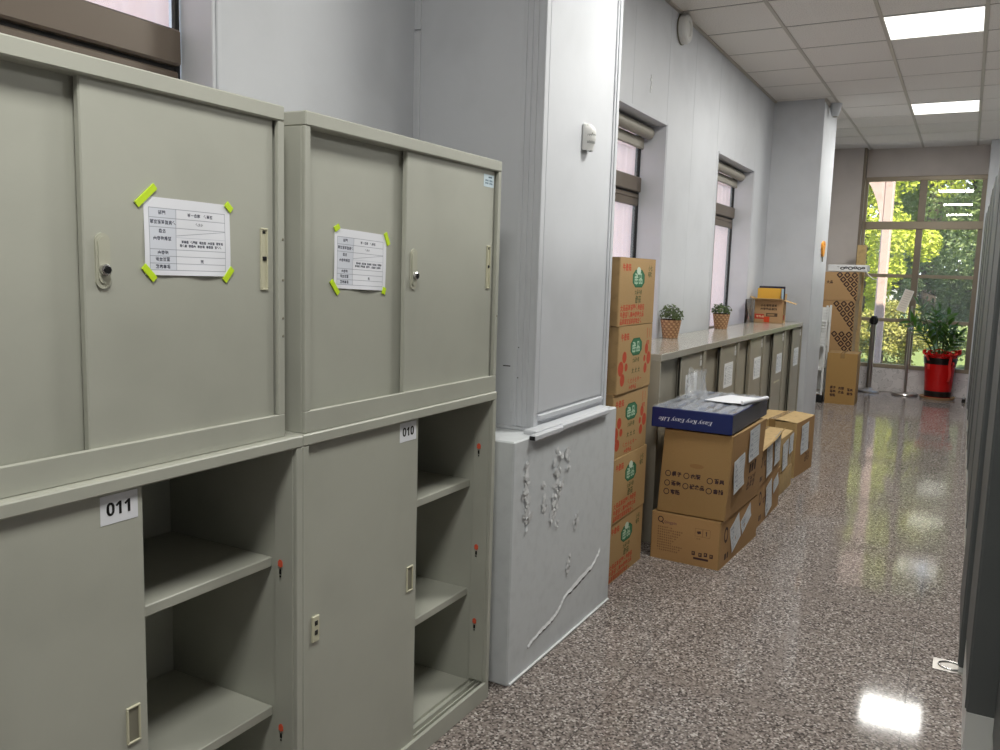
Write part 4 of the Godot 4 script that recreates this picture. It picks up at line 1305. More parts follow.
func blue_box() -> void:
	var t := thing("gift_box", "flat blue box with white script, wrapped in plastic, on the tall carton", "box", Vector3(-1.138, 0.684, -4.42), deg_to_rad(-0.8))
	var w := 0.204
	var d := 0.378
	var mb := MB.new()
	mb.box(Vector3(-w, 0.0, -d), Vector3(w, 0.100, d), 0.003)
	part(t, "body", mb, M.blue_board)
	var cv := Canvas.new(512, 128, Color(0.12, 0.17, 0.40))
	cv.latin("Easy Key Easy Life", serif, 398, 48, 27, Color(0.97, 0.98, 1.0), 0.3, true)
	var fb := MB.new()
	fb.quad(Vector3(-w + 0.003, 0.003, d + 0.0005), Vector3(w - 0.003, 0.003, d + 0.0005), Vector3(w - 0.003, 0.097, d + 0.0005), Vector3(-w + 0.003, 0.097, d + 0.0005))
	part(t, "front_print", fb, print_mat("blue_print", cv, 0.3), Vector3.ZERO, "white script lettering upside down on blue")
	var sd := MB.new()
	sd.box(Vector3(w - 0.001, 0.004, -d + 0.004), Vector3(w + 0.0012, 0.096, d - 0.004))
	part(t, "side_panel", sd, M.blue_dark)
	var tp := MB.new()
	tp.box(Vector3(-w + 0.006, 0.099, -d + 0.006), Vector3(w - 0.006, 0.1012, d - 0.006))
	part(t, "lid_panel", tp, M.lid_pale)
	# crumpled clear wrap over the lid
	var wr := MB.new()
	wr.sheet(func(u: float, v: float) -> Vector3: return Vector3((u - 0.5) * 2 * (w + 0.002), 0.104 + 0.004 * sin(u * 23 + v * 9) * sin(v * 17 + u * 5) + 0.003 * sin(u * 41), d + 0.002 - v * 2 * (d + 0.002)), 28, 36)
	part(t, "plastic_wrap", wr, M.clear_wrap)
	var pp := thing("paper_sheet", "white sheet lying on the blue box", "paper", Vector3(-1.035, 0.7935, -4.50), deg_to_rad(-14))
	var ps := MB.new()
	ps.sheet(func(u: float, v: float) -> Vector3: return Vector3((u - 0.5) * 0.21, 0.002 + 0.006 * pow(u, 3) + 0.003 * sin(v * 3), 0.148 - v * 0.296), 12, 8, 0.0004)
	part(pp, "sheet", ps, M.paper)
	var ro := MB.new()
	ro.tube([Vector3(0.108, 0.012, 0.145), Vector3(0.110, 0.013, 0.0), Vector3(0.108, 0.012, -0.145)], 0.010, 10)
	part(pp, "rolled_edge", ro, M.paper)
	# bundle of clear sleeves standing behind
	var bt := thing("plastic_bag", "crumpled clear plastic bag on the blue box", "bag", Vector3(-1.225, 0.7935, -4.40), 0.3)
	var bg := MB.new()
	bg.sheet(func(u: float, v: float) -> Vector3:
		var a := u * TAU
		var r := 0.052 * (1.0 - 0.25 * v) * (1.0 + 0.16 * sin(a * 5 + v * 7) + 0.08 * sin(a * 9))
		return Vector3(r * cos(a), 0.004 + 0.15 * v + 0.012 * sin(a * 3) * v, -r * sin(a)), 36, 8)
	part(bt, "film", bg, M.clear_wrap)

# ---------------------------------------------------------------- the far corner
func far_corner() -> void:
	# plain carton by the pillar
	var cv := Canvas.new(256, 420, Color(0.66, 0.515, 0.30))
	cv.grain(rng, 0.015, 3)
	var ink := Color(0.30, 0.19, 0.14)
	for q in [["帽子", 40, 272], ["衣服", 112, 276], ["餐具", 188, 284], ["飾物", 40, 304], ["念品", 112, 308], ["書籍", 188, 316], ["電腦", 40, 336]]: cv.han(q[0], q[1], q[2], 24, ink, 5, GLYPH)
	var gm := print_mat("far_tick_print", cv)
	carton("carton", "plain upright brown carton on the floor beside the far pillar", "", Vector3(-1.218, 0, -10.68), Vector3(0.335, 0.600, 0.40), deg_to_rad(1.5), 1, gm, null, {"tape": true})
	# diamond-pattern cartons
	var dv := Canvas.new(320, 272, Color(0.70, 0.56, 0.385))
	dv.grain(rng, 0.015, 3)
	var dk := Color(0.24, 0.15, 0.11)
	for r in 6:
		for c in 4:
			var cx := 286.0 - c * 70 + (35.0 if r % 2 else 0.0)
			var cy := 26.0 + r * 44
			if cx < 130 + r * 30: continue
			var o := 24.0
			for q in [[[-1, 0], [0, -1]], [[0, -1], [1, 0]], [[1, 0], [0, 1]], [[0, 1], [-1, 0]]]:
				dv.line(cx + q[0][0] * o, cy + q[0][1] * o, cx + q[1][0] * o, cy + q[1][1] * o, 13, dk)
			dv.oval(cx, cy, 5, 5, Color(0.55, 0.42, 0.29))
	dv.han("大品", 24, 80, 30, dk, 5, GLYPH)
	var dm := print_mat("diamond_print", dv)
	var y := 0.0
	var where := ["brown diamond-pattern carton on the floor, behind the plain carton", "brown diamond-pattern carton second from the floor", "brown diamond-pattern carton second from the top", "brown diamond-pattern carton on top of its stack, under the white bundle"]
	for k in 4:
		var h: float = [0.46, 0.366, 0.375, 0.352][k]
		carton("diamond_carton", where[k], "stack of diamond-pattern cartons", Vector3([-1.385, -1.39, -1.385, -1.375][k], y, -11.29), Vector3(0.40, h - 0.004, 0.38), deg_to_rad([0.0, 1.0, -0.5, 0.6][k]), 0, dm, null, {"tape": false})
		y += h
	# flat white bundle with black print on top
	var bn := thing("wrapped_bundle", "flat white pack with black print on the diamond cartons", "package", Vector3(-1.31, 1.556, -11.27), 0.0)
	var bm := MB.new()
	bm.box(Vector3(-0.235, 0, -0.15), Vector3(0.225, 0.085, 0.15), 0.012)
	part(bn, "pack", bm, M.white_plastic)
	var bp := Canvas.new(256, 64, Color(0.86, 0.86, 0.86))
	for q in [[96, 34, 16], [120, 26, 12], [150, 32, 18], [182, 26, 14], [210, 34, 15], [236, 28, 12]]: bp.oval(q[0], q[1], q[2], q[2] * 0.95, Color(0.08, 0.08, 0.09), 8)
	bp.rect(60, 16, 14, 7, Color(0.55, 0.55, 0.55))
	var bq := MB.new()
	bq.quad(Vector3(-0.222, 0.006, 0.1504), Vector3(0.212, 0.006, 0.1504), Vector3(0.212, 0.079, 0.1504), Vector3(-0.222, 0.079, 0.1504))
	part(bn, "print", bq, print_mat("bundle_print", bp, 0.5))
	var st := MB.new()
	st.tube([Vector3(0.20, 0.03, 0.155), Vector3(0.24, -0.03, 0.165), Vector3(0.30, -0.08, 0.17), Vector3(0.345, -0.09, 0.175)], 0.006, 6)
	part(bn, "strap", st, M.white_plastic)
	# slim carton standing upright behind the stack
	carton("slim_carton", "slim tall beige carton standing behind the diamond cartons", "", Vector3(-1.215, 0, -11.62), Vector3(0.105, 1.90, 0.10), 0.0, 2, null, null, {"tape": false})
	# white slatted rack between the pillar and the cartons
	var rk := thing("slatted_rack", "white plastic slatted rack between far pillar and cartons", "rack", Vector3(-1.475, 0, -10.62), 0.0)
	for sx: float in [-0.17, 0.055]:
		for sz: float in [-0.14, 0.14]:
			boxpart(rk, "post", Vector3(sx - 0.012, 0, sz - 0.012), Vector3(sx + 0.012, 1.15, sz + 0.012), M.white_plastic, 0.003)
	for k in 12: boxpart(rk, "slat", Vector3(-0.18, 0.70 + k * 0.036, 0.145), Vector3(0.065, 0.722 + k * 0.036, 0.158), M.white_plastic, 0.002)
	for k in 4: boxpart(rk, "shelf", Vector3(-0.165, 0.10 + k * 0.28, -0.15), Vector3(0.05, 0.115 + k * 0.28, 0.143), M.white_plastic, 0.002)
	boxpart(rk, "foot", Vector3(-0.02, 0.0, 0.12), Vector3(0.07, 0.09, 0.17), M.black, 0.004)
	boxpart(rk, "shade_panel", Vector3(-0.18, 0.12, -0.155), Vector3(0.05, 1.12, -0.15), M.white_plastic, 0.001)
	# barrier post
	var b1 := thing("barrier_post", "silver barrier post with black head by the far window", "barrier", Vector3(-1.035, 0, -11.93))
	var m1 := MB.new()
	m1.lathe([Vector2(0.135, 0), Vector2(0.135, 0.012), Vector2(0.12, 0.024), Vector2(0.06, 0.045), Vector2(0.036, 0.06), Vector2(0, 0.06)], 32)
	part(b1, "base", m1, M.brushed)
	var m2 := MB.new()
	m2.lathe([Vector2(0.033, 0.05), Vector2(0.033, 0.90), Vector2(0, 0.90)], 20)
	part(b1, "pole", m2, M.brushed)
	var m3 := MB.new()
	m3.lathe([Vector2(0.036, 0.89), Vector2(0.042, 0.90), Vector2(0.042, 0.985), Vector2(0.03, 1.0), Vector2(0, 1.0)], 20)
	m3.box(Vector3(-0.05, 0.905, -0.02), Vector3(0.05, 0.97, 0.02), 0.006)
	part(b1, "head", m3, M.black)
	# sign stand
	var b2 := thing("sign_stand", "thin sign stand with a tilted white plate by the window", "sign stand", Vector3(-0.60, 0, -11.93))
	var n1 := MB.new()
	n1.lathe([Vector2(0.155, 0), Vector2(0.158, 0.012), Vector2(0.15, 0.026), Vector2(0.05, 0.036), Vector2(0, 0.036)], 32)
	part(b2, "base", n1, M.brushed)
	var n2 := MB.new()
	n2.lathe([Vector2(0.016, 0.03), Vector2(0.016, 0.84), Vector2(0.011, 0.85), Vector2(0.011, 1.15), Vector2(0, 1.15)], 14)
	n2.lathe([Vector2(0.022, 0.82), Vector2(0.022, 0.86), Vector2(0.011, 0.87)], 14)
	part(b2, "pole", n2, M.brushed)
	var pc := Canvas.new(64, 160, Color(0.84, 0.80, 0.76))
	for k in 8: pc.line(10, 16 + k * 17, 54, 16 + k * 17, 2, Color(0.62, 0.58, 0.55))
	var n3 := MB.new()
	var xf := Transform3D(Basis(Vector3(0, 0, 1), deg_to_rad(-16)) * Basis(Vector3(1, 0, 0), deg_to_rad(-25)), Vector3(-0.085, 1.215, 0.035))
	n3.box(Vector3(-0.055, -0.155, -0.004), Vector3(0.055, 0.155, 0.0), 0.001, xf)
	var pl := part(b2, "plate", n3, M.white_plastic)
	var n4 := MB.new()
	n4.quad(xf * Vector3(-0.05, -0.15, 0.0006), xf * Vector3(0.05, -0.15, 0.0006), xf * Vector3(0.05, 0.15, 0.0006), xf * Vector3(-0.05, 0.15, 0.0006))
	part(pl, "print", n4, print_mat("plate_print", pc, 0.5))
	red_pot()

func leaf_mesh(len: float, wid: float, m: Material) -> ArrayMesh:
	var mb := MB.new()
	mb.sheet(func(u: float, v: float) -> Vector3:
		var s := sin(pow(v, 0.8) * PI)
		var x := (u - 0.5) * wid * s
		return Vector3(x, absf(x) * 0.35 - 0.12 * len * v * v, -v * len), 4, 5)
	return mb.mesh(m)

func red_pot() -> void:
	var at := Vector3(-0.225, 0.0, -11.86)
	var sa := thing("plant_saucer", "round wooden saucer under the red flower pot", "saucer", at)
	var s1 := MB.new()
	s1.lathe([Vector2(0, 0), Vector2(0.19, 0), Vector2(0.205, 0.03), Vector2(0.19, 0.03), Vector2(0.18, 0.018), Vector2(0, 0.018)], 32)
	part(sa, "dish", s1, M.wood_saucer)
	var t := thing("potted_plant", "green leafy plant in tall red pot with red ribbon", "potted plant", at + Vector3(0, 0.0185, 0))
	var p := MB.new()
	p.lathe([Vector2(0, 0), Vector2(0.150, 0), Vector2(0.168, 0.30), Vector2(0.192, 0.535), Vector2(0.200, 0.54), Vector2(0.200, 0.56), Vector2(0.178, 0.56), Vector2(0.17, 0.50), Vector2(0, 0.50)], 36)
	var pot := part(t, "pot", p, M.red_pot)
	var bb := MB.new()
	bb.lathe([Vector2(0.152, 0.012), Vector2(0.157, 0.085), Vector2(0.151, 0.085)], 36)
	part(pot, "band", bb, M.black_band)
	var b2 := MB.new()
	b2.lathe([Vector2(0.1835, 0.425), Vector2(0.193, 0.505), Vector2(0.187, 0.505)], 36)
	part(pot, "band", b2, M.black_band)
	var so := MB.new()
	so.lathe([Vector2(0.175, 0.505), Vector2(0.12, 0.53), Vector2(0, 0.54)], 24)
	part(t, "soil", so, M.soil)
	var r := RandomNumberGenerator.new()
	r.seed = 77
	# ribbon: loops round the rim and two tails
	for k in 7:
		var a := -0.9 + k * 0.42
		var c := Vector3(0.20 * sin(a), 0.565 + r.randf_range(-0.01, 0.02), 0.20 * cos(a))
		var mb := MB.new()
		var pts := []
		for q in 13:
			var b := TAU * q / 12.0
			pts.append(c + Vector3(0.055 * cos(b) * cos(a), 0.035 * sin(b), -0.055 * cos(b) * sin(a) + 0.02 * sin(b * 2)))
		for q in 12:
			var off := Vector3(sin(a), 0.4, cos(a)) * 0.022
			mb.quad(pts[q] - off, pts[q + 1] - off, pts[q + 1] + off, pts[q] + off)
		part(t, "ribbon_loop", mb, M.red_ribbon)
	for q in [[-0.75, 0.20], [0.65, 0.34], [0.9, 0.16]]:
		var mb := MB.new()
		var a: float = q[0]
		var ln: float = q[1]
		mb.sheet(func(u: float, v: float) -> Vector3:
			var rr := 0.206 - 0.03 * (1 - v) + 0.008 * sin(v * 9)
			return Vector3(rr * sin(a + (u - 0.5) * 0.2 + 0.05 * sin(v * 6)), 0.555 - (1 - v) * ln, rr * cos(a + (u - 0.5) * 0.2)), 3, 8, 0.001)
		part(t, "ribbon_tail", mb, M.red_ribbon)
	# arching stems with pairs of glossy leaves
	var lm := leaf_mesh(0.15, 0.068, M.leaf_dark)
	var ends := [Vector3(-0.24, 0.66, 0.02), Vector3(-0.10, 0.58, 0.10), Vector3(0.03, 0.54, 0.0), Vector3(0.10, 0.36, 0.08), Vector3(0.15, 0.28, 0.02), Vector3(-0.34, 0.48, 0.06), Vector3(0.05, 0.42, 0.16), Vector3(-0.05, 0.60, -0.03), Vector3(0.11, 0.20, 0.12), Vector3(-0.18, 0.36, 0.14)]
	for k in ends.size():
		var e: Vector3 = ends[k]
		var base := Vector3(e.x * 0.25, 0.52, e.z * 0.25)
		var pts := []
		for q in 9:
			var f := q / 8.0
			pts.append(base + Vector3(e.x * (0.55 * f + 0.45 * f * f), e.y * (f - 0.10 * f * f) * 1.05, e.z * f))
		var sb := MB.new()
		sb.tube(pts, [0.010, 0.0095, 0.009, 0.008, 0.007, 0.006, 0.005, 0.004, 0.003], 6)
		var stem := part(t, "stem", sb, M.stem_green)
		for q in range(3, 9):
			var dir: Vector3 = (pts[q] - pts[q - 1]).normalized()
			for s in ([-1.0, 1.0] if q < 8 else [0.0]):
				var lf := put(stem, "leaf", lm, pts[q])
				var out: Vector3 = (dir * 0.75 + dir.cross(Vector3(r.randf_range(-0.3, 0.3), 0.3, 1)).normalized() * s * 0.9 + Vector3(r.randf_range(-0.2, 0.2), 0.15, r.randf_range(-0.2, 0.3))).normalized()
				lf.basis = Basis.looking_at(out, Vector3(0.1, 1, 0.2)).rotated(out, r.randf_range(-0.4, 0.4)) * Basis.from_scale(Vector3.ONE * r.randf_range(0.75, 1.15))

# ---------------------------------------------------------------- on the low cabinets
func cabinet_top_things() -> void:
	for k in 2:
		var at: Vector3 = [Vector3(-1.716, 1.0305, -5.45), Vector3(-1.722, 1.0305, -6.79)][k]
		var t := thing("potted_plant", ["small green plant in woven basket nearer the tomato cartons", "small green plant in woven basket nearer the open carton"][k], "potted plant", at, 0.4 * k, "small basket plants on the low cabinets")
		var s := 1.0 if k == 0 else 0.98
		var b := MB.new()
		var pr := []
		for q in 9: pr.append(Vector2(lerpf(0.050, 0.070, q / 8.0) * s, 0.123 * s * q / 8.0))
		b.lathe(pr, 28)
		part(t, "basket", b, M.basket)
		var ri := MB.new()
		ri.lathe([Vector2(0.070 * s, 0.123 * s), Vector2(0.066 * s, 0.127 * s), Vector2(0.060 * s, 0.12 * s), Vector2(0.05 * s, 0.112 * s), Vector2(0, 0.112 * s)], 28)
		ri.lathe([Vector2(0, 0.0), Vector2(0.05 * s, 0.0)], 28)
		part(t, "soil", ri, M.soil)
		var f := MB.new()
		var r := RandomNumberGenerator.new()
		r.seed = 30 + k
		for q in 330:
			var a := r.randf() * TAU
			var el := r.randf_range(-0.12, 1.0)
			var d := Vector3(cos(a) * sqrt(1 - el * el), el, sin(a) * sqrt(1 - el * el))
			var p := Vector3(0, 0.140 * s, 0) + d * Vector3(0.078, [0.082, 0.066][k], 0.078) * s * r.randf_range(0.55, 1.1)
			var n := (d + Vector3(r.randf_range(-0.7, 0.7), r.randf_range(-0.2, 0.8), r.randf_range(-0.7, 0.7))).normalized()
			var x := n.cross(Vector3(0.3, 1, 0.2)).normalized()
			var z := x.cross(n)
			var l := r.randf_range(0.010, 0.018)
			f.tint = Color(0.085, 0.125, 0.038)
			f.quad(p - x * l * 0.4, p + z * l * 0.55, p + x * l, p - z * l * 0.55)
		part(t, "foliage", f, M.leaf_small).set_meta("kind", "stuff")
	# open carton with binders
	var cv := Canvas.new(256, 224, Color(0.70, 0.56, 0.40))
	cv.grain(rng, 0.015, 3)
	var ink := Color(0.33, 0.25, 0.17)
	cv.han("小心輕放保管", 52, 42, 24, ink, 4, GLYPH)
	cv.han("內容物品書籍", 52, 76, 24, ink, 4.5, GLYPH)
	cv.rect(108, 128, 104, 34, ink)
	cv.rect(118, 136, 66, 18, Color(0.62, 0.49, 0.34))
	cv.rect(2, 140, 86, 48, Color(0.74, 0.16, 0.10))
	cv.han("電腦品", 14, 150, 24, Color(0.88, 0.72, 0.58), 4, GLYPH)
	cv.rect(88, 164, 52, 56, Color(0.82, 0.27, 0.10))
	var om := print_mat("open_print", cv)
	var sv := Canvas.new(128, 224, Color(0.76, 0.62, 0.45))
	sv.grain(rng, 0.015, 3)
	sv.rect(14, 146, 44, 48, Color(0.74, 0.20, 0.12))
	sv.han("品", 80, 120, 26, ink, 4, GLYPH)
	var osm := print_mat("open_side_print", sv)
	var at := Vector3(-1.625, 1.0305, -8.22)
	var t := carton("open_carton", "open brown carton with red print on the low cabinets", "", at, Vector3(0.262, 0.215, 0.19), deg_to_rad(3), 0, om, osm, {"open": true, "bulge": 0.002})
	var inn := MB.new()
	for q in [[Vector3(-0.127, 0, -0.091), Vector3(0.127, 0.213, -0.088)], [Vector3(-0.128, 0, -0.091), Vector3(-0.125, 0.213, 0.091)], [Vector3(0.125, 0, -0.091), Vector3(0.128, 0.213, 0.091)], [Vector3(-0.127, 0, 0.088), Vector3(0.127, 0.213, 0.091)], [Vector3(-0.127, 0.001, -0.09), Vector3(0.127, 0.004, 0.09)]]: inn.box(q[0], q[1])
	part(t, "lining", inn, M.card_inside)
	for q in [[Vector3(0, 0.213, 0.095), deg_to_rad(12), 0.0, 0.26, 0.075], [Vector3(0.131, 0.213, 0.0), deg_to_rad(-17), PI / 2, 0.18, 0.105], [Vector3(-0.131, 0.213, 0.0), deg_to_rad(30), -PI / 2, 0.18, 0.06], [Vector3(0, 0.213, -0.095), deg_to_rad(60), PI, 0.26, 0.07]]:
		var xf := Transform3D(Basis(Vector3.UP, q[2]) * Basis(Vector3(1, 0, 0), -q[1]), q[0])
		var fm := MB.new()
		fm.box(Vector3(-q[3] / 2, -0.002, 0.0), Vector3(q[3] / 2, 0.002, q[4]), 0.001, xf)
		part(t, "flap", fm, M.card_inside)
	var bo := thing("yellow_binder", "yellow binder standing in the open carton", "binder", at + Vector3(-0.005, 0.0055, 0.01), deg_to_rad(3))
	var bm := MB.new()
	bm.box(Vector3(-0.115, 0, -0.022), Vector3(0.115, 0.318, 0.022), 0.003)
	part(bo, "cover", bm, M.yellow_board)
	var bn := thing("navy_folder", "dark navy folder behind the yellow binder", "folder", at + Vector3(0.0, 0.0055, -0.035), deg_to_rad(3))
	var bf := MB.new()
	bf.box(Vector3(-0.118, 0, -0.018), Vector3(0.118, 0.337, 0.018), 0.003)
	part(bn, "cover", bf, M.navy)
	var bk := thing("blue_booklet", "pale blue booklet at the right inside the open carton", "booklet", at + Vector3(0.108, 0.0055, 0.055), deg_to_rad(20))
	var bb := MB.new()
	bb.box(Vector3(-0.004, 0, -0.025), Vector3(0.012, 0.316, 0.025), 0.002)
	part(bk, "cover", bb, M.sky_board)
	# black folder in a clear sleeve leaning beside the carton
	var lf := thing("black_folder", "thin black folder in clear sleeve left of the open carton", "folder", Vector3(-1.772, 1.0305, -7.97), 0.0)
	var xf := Transform3D(Basis(Vector3(0, 0, 1), 0.0), Vector3.ZERO)
	var lm := MB.new()
	lm.box(Vector3(-0.010, 0, -0.11), Vector3(0.0, 0.22, 0.10), 0.001, xf)
	part(lf, "board", lm, M.black)
	var ls := MB.new()
	ls.sheet(func(u: float, v: float) -> Vector3: return Vector3(0.012 + 0.01 * sin(v * 5 + u * 4), v * 0.225, 0.11 - u * 0.22), 8, 8)
	part(lf, "sleeve", ls, M.clear_wrap)

# ---------------------------------------------------------------- small fittings
func small_fittings() -> void:
	# motion detector on the near pillar
	var t := thing("motion_detector", "white wall motion detector high on the near pillar", "detector", Vector3(-1.3315, 1.91, -3.03), PI / 2)
	var b := MB.new()
	b.sheet(func(u: float, v: float) -> Vector3:
		var a := (u - 0.5) * PI * 0.96
		var top := sqrt(maxf(0.0, 1.0 - pow(maxf(0.0, (v - 0.62) / 0.38), 2.2)))
		var low := 1.0 if v > 0.42 else lerpf(0.72, 1.0, v / 0.42)
		return Vector3(0.030 * sin(a) * maxf(top, 0.75), 0.104 * v, 0.002 + 0.042 * cos(a) * maxf(top, 0.05) * low), 16, 20)
	b.box(Vector3(-0.030, 0.004, 0.0), Vector3(0.030, 0.1, 0.014), 0.004)
	part(t, "housing", b, M.white_plastic)
	var wn := MB.new()
	wn.sheet(func(u: float, v: float) -> Vector3:
		var a := (u - 0.5) * PI * 0.7
		return Vector3(0.0295 * sin(a), 0.026 + 0.034 * v, 0.004 + (0.0405 - 0.004 * (1 - v)) * cos(a)), 10, 3)
	part(t, "lens", wn, mat("lens_grey", Color(0.62, 0.63, 0.62), 0.3))
	var br := MB.new()
	br.box(Vector3(-0.017, 0.060, 0.010), Vector3(0.017, 0.066, 0.0395), 0.002)
	part(t, "brow", br, M.recess)
	# round sounder high on the left wall
	var d := thing("alarm_sounder", "round white alarm disc high on left wall under ceiling", "alarm", Vector3(WX, 3.06, -5.60), PI / 2)
	var xr := Transform3D(Basis(Vector3(1, 0, 0), PI / 2), Vector3.ZERO)
	var dm := MB.new()
	dm.lathe([Vector2(0, 0), Vector2(0.092, 0), Vector2(0.094, 0.035), Vector2(0.088, 0.05), Vector2(0.078, 0.056), Vector2(0.052, 0.056), Vector2(0.046, 0.046), Vector2(0.03, 0.046), Vector2(0, 0.048)], 40, xr)
	part(d, "disc", dm, M.white_plastic)
	var dr := MB.new()
	dr.lathe([Vector2(0.094, -0.0), Vector2(0.0975, 0.001), Vector2(0.0975, 0.008), Vector2(0.093, 0.009)], 40, xr)
	part(d, "base_ring", dr, M.recess)
	# camera-like sensor at the pillar's ceiling corner
	var c := thing("ceiling_camera", "small white camera under the ceiling at the far pillar", "camera", Vector3(-1.275, CEIL - 0.005, -8.92), 0.5)
	var cm := MB.new()
	cm.lathe([Vector2(0.0, -0.125), Vector2(0.030, -0.12), Vector2(0.042, -0.085), Vector2(0.055, -0.02), Vector2(0.058, 0.0), Vector2(0, 0)], 20)
	part(c, "housing", cm, M.wall_paint)
	var cn := MB.new()
	cn.lathe([Vector2(0, -0.130), Vector2(0.020, -0.126), Vector2(0.026, -0.118), Vector2(0, -0.112)], 16)
	part(c, "lens", cn, M.recess)
	# orange cutter hanging on the far pillar
	var o := thing("orange_cutter", "orange box cutter hanging on the far white pillar", "tool", Vector3(-1.3335, 1.63, -9.15), PI / 2)
	var ob := MB.new()
	var pts := []
	for k in 20:
		var a := TAU * k / 20.0
		pts.append(Vector2(0.10 * cos(a) * (1.0 if sin(a) > 0 else 0.75), 0.145 + 0.065 * sin(a) * (1.0 if sin(a) > 0 else 1.45)))
	ob.prism(pts, 0.018)
	part(o, "body", ob, M.orange)
	for y in [0.175, 0.145]:
		var hole := MB.new()
		hole.lathe([Vector2(0.010, 0.0), Vector2(0.010, 0.0195), Vector2(0, 0.0195)], 12, Transform3D(Basis(Vector3(1, 0, 0), PI / 2), Vector3(0.004, y, 0)))
		part(o, "button", hole, mat("orange_dark", Color(0.75, 0.42, 0.12), 0.5) if not M.has("orange_dark") else M.orange_dark)
	var ob2 := MB.new()
	ob2.box(Vector3(-0.010, 0.0, 0.004), Vector3(0.012, 0.055, 0.014), 0.002, Transform3D(Basis(Vector3(0, 0, 1), 0.15), Vector3(0.004, 0, 0)))
	part(o, "blade_sheath", ob2, M.recess)
	# floor plate by the shelving
	var f := thing("floor_plate", "rectangular metal floor plate with oval rim by the shelving", "floor plate", Vector3(0.056, 0.0, -3.488))
	var fm := MB.new()
	fm.box(Vector3(-0.052, 0.0, -0.055), Vector3(0.050, 0.004, 0.055), 0.001)
	part(f, "plate", fm, M.brushed)
	var fo := MB.new()
	var ring := []
	for k in 33:
		var a := TAU * k / 32
		ring.append(Vector3(0.008 + 0.040 * cos(a), 0.0055, 0.036 * sin(a)))
	fo.tube(ring, 0.0035, 8)
	part(f, "oval_rim", fo, M.chrome)
	# small black stop at the end of the row
	var e := thing("door_stop", "small black floor stop with a shiny cap by the far pier", "door stop", Vector3(0.07, 0, -11.66))
	var em := MB.new()
	em.lathe([Vector2(0, 0), Vector2(0.022, 0), Vector2(0.02, 0.04), Vector2(0, 0.045)], 14)
	part(e, "body", em, M.black)
	var ec := MB.new()
	ec.lathe([Vector2(0.014, 0.044), Vector2(0.012, 0.055), Vector2(0, 0.06)], 14)
	part(e, "cap", ec, M.chrome)

# ---------------------------------------------------------------- outdoors
func tree(label: String, at: Vector3, height: float, crown: Vector3, crown_y: float, count: int, leaf_colour: Color, leaf: float, trunk_r: float, seed_: int) -> void:
	var t := thing("garden_tree", label, "tree", at, 0.0, "trees outside the far window")
	var r := RandomNumberGenerator.new()
	r.seed = seed_
	var tb := MB.new()
	var lean := r.randf_range(-0.25, 0.25)
	tb.tube([Vector3(0, -0.1, 0), Vector3(lean * 0.2, height * 0.25, 0), Vector3(lean * 0.6, height * 0.5, 0.1), Vector3(lean, height * 0.75, 0)], [trunk_r * 1.3, trunk_r, trunk_r * 0.75, trunk_r * 0.3], 10)
	for k in 7:
		var a := r.randf() * TAU
		var y0 := height * r.randf_range(0.25, 0.55)
		tb.tube([Vector3(lean * 0.5, y0, 0), Vector3(cos(a) * crown.x * 0.4, y0 + height * 0.14, sin(a) * crown.z * 0.4), Vector3(cos(a) * crown.x * 0.8, y0 + height * 0.3, sin(a) * crown.z * 0.8)], [trunk_r * 0.5, trunk_r * 0.3, trunk_r * 0.1], 6)
	part(t, "trunk", tb, M.bark)
	var lm := MB.new()
	lm.tri(Vector3(-0.5, 0, 0), Vector3(0, 0.12, 0.28), Vector3(0.5, 0, 0))
	lm.tri(Vector3(-0.5, 0, 0), Vector3(0.5, 0, 0), Vector3(0, 0.12, -0.28))
	var mm := MultiMesh.new()
	mm.transform_format = MultiMesh.TRANSFORM_3D
	mm.use_colors = true
	var me := lm.mesh(M.leaf_tree)
	mm.mesh = me
	mm.instance_count = count
	var clumps := []
	for k in 46:
		var d := Vector3(r.randfn(), r.randfn(), r.randfn()).normalized() * pow(r.randf(), 0.4)
		clumps.append([d * crown + Vector3(lean * 0.6, crown_y, 0), r.randf_range(0.28, 0.6) * minf(crown.x, crown.y) * 0.62])
	for k in count:
		var c: Array = clumps[r.randi() % clumps.size()]
		var d := Vector3(r.randfn(), r.randfn() * 0.7, r.randfn()).normalized() * pow(r.randf(), 0.35)
		var s := leaf * r.randf_range(0.6, 1.3)
		mm.set_instance_transform(k, Transform3D(Basis.from_euler(Vector3(r.randf() * TAU, r.randf() * TAU, r.randf() * TAU)).scaled(Vector3.ONE * s), c[0] + d * c[1]))
		mm.set_instance_color(k, leaf_colour)
	var mi := MultiMeshInstance3D.new()
	mi.name = "foliage"
	mi.multimesh = mm
	mi.set_meta("kind", "stuff")
	t.add_child(mi, true)

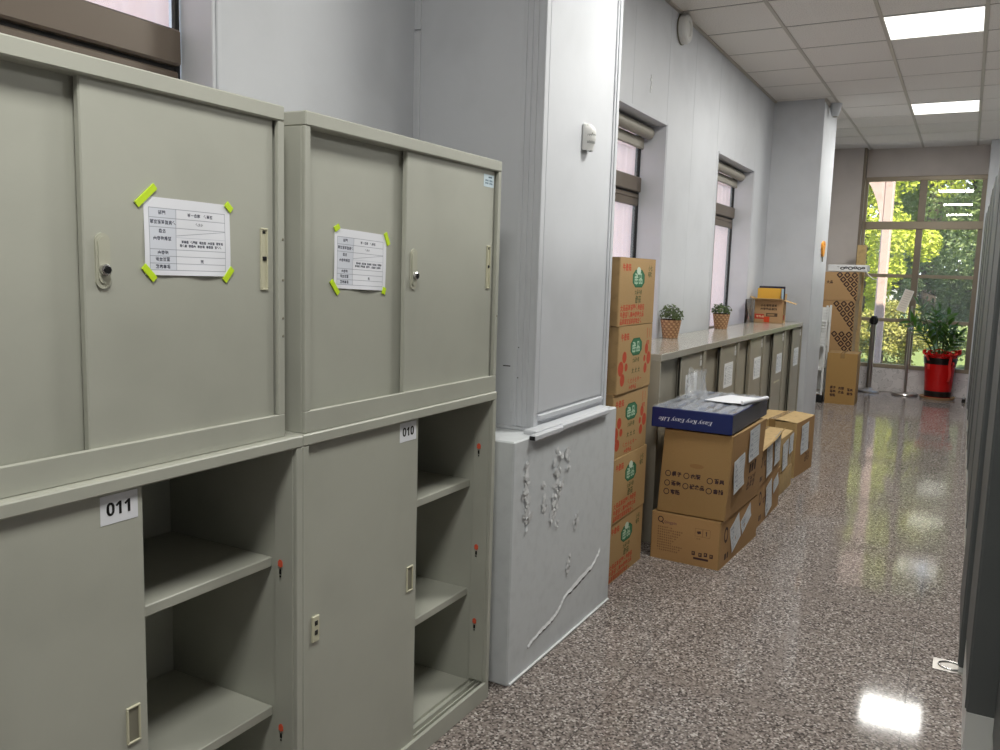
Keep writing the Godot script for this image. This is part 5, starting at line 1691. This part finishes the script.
func outdoors() -> void:
	var g := structure("ground_outside")
	boxpart(g, "lawn", Vector3(-45, -0.5, -75), Vector3(45, -0.12, -16.5), M.grass_ground)
	boxpart(g, "lawn", Vector3(-45, -0.5, -75), Vector3(-6.0, -0.121, 12), M.grass_ground)
	boxpart(g, "terrace", Vector3(-6.0, -0.45, -16.5), Vector3(20, -0.06, -12.36), M.pavement)
	boxpart(g, "terrace", Vector3(-6.0, -0.45, -12.36), Vector3(-2.35, -0.06, 8), M.pavement)
	# column of the portico outside the window, with an arch springing to the left
	var c := thing("portico_column", "pale pink stucco column outside the far window", "column", Vector3(-1.14, -0.06, -14.0))
	var cm := MB.new()
	cm.box(Vector3(-0.10, 0, -0.13), Vector3(0.085, 0.25, 0.13), 0.01)
	cm.box(Vector3(-0.075, 0.25, -0.10), Vector3(0.06, 4.4, 0.10), 0.02)
	part(c, "shaft", cm, M.stucco_pink)
	var ar := MB.new()
	for k in 10:
		var a0 := PI * 0.5 * k / 10.0
		var a1 := PI * 0.5 * (k + 1) / 10.0
		var ce := Vector2(-1.4, 2.3)
		ar.prism([ce + Vector2(cos(a0), sin(a0)) * 1.3, Vector2(-0.07, ce.y + sin(a0) * 2.0 + 0.001), Vector2(-0.07, ce.y + sin(a1) * 2.0 + 0.002), ce + Vector2(cos(a1), sin(a1)) * 1.3], 0.2, Transform3D(Basis(), Vector3(0, 0, -0.1)))
	part(c, "arch", ar, M.stucco_pink)
	var bright := Color(0.43, 0.47, 0.05)
	var olive := Color(0.22, 0.28, 0.11)
	var dark := Color(0.12, 0.17, 0.075)
	tree("bright yellow-green tree outside the left window panes", Vector3(-2.0, -0.12, -19.5), 8.5, Vector3(1.6, 3.6, 1.4), 4.0, 20000, bright, 0.11, 0.10, 1)
	tree("grey-green tree with dark trunk outside the right panes", Vector3(0.75, -0.12, -21.5), 9.5, Vector3(2.2, 3.3, 1.9), 5.3, 22000, olive, 0.12, 0.17, 2)
	tree("tall dark tree farther back in the garden", Vector3(-1.0, -0.12, -27.0), 12.0, Vector3(3.6, 5.2, 2.5), 6.4, 22000, olive, 0.17, 0.2, 3)
	tree("dark tree at the left of the garden", Vector3(-6.5, -0.12, -24.0), 9.0, Vector3(3.0, 3.6, 2.5), 4.4, 12000, dark, 0.18, 0.2, 4)
	tree("dark tree at the right of the garden", Vector3(4.2, -0.12, -24.0), 9.0, Vector3(3.0, 3.6, 2.5), 4.4, 12000, dark, 0.18, 0.2, 5)
	tree("yellowish shrub low outside the left panes", Vector3(-1.35, -0.12, -17.4), 1.3, Vector3(0.75, 0.62, 0.6), 0.55, 5000, Color(0.26, 0.25, 0.06), 0.08, 0.03, 6)
	tree("small green shrub low outside the right panes", Vector3(0.5, -0.12, -17.6), 1.1, Vector3(0.8, 0.5, 0.6), 0.45, 5000, olive, 0.08, 0.03, 7)
	for k in 3:
		tree(["clipped dark hedge at the left behind the yellow-green tree", "clipped dark hedge between the two garden trees", "clipped dark hedge at the right behind the grey-green tree"][k], Vector3(-5.4 + k * 4.9, -0.12, -25.2), 2.6, Vector3(2.7, 1.25, 0.6), 1.05, 12000, dark, 0.13, 0.05, 20 + k)
	tree("broad dark hedge tree closing the back of the garden", Vector3(0.0, -0.12, -36.0), 9.0, Vector3(9.0, 4.4, 2.0), 4.2, 24000, dark, 0.30, 0.25, 8)
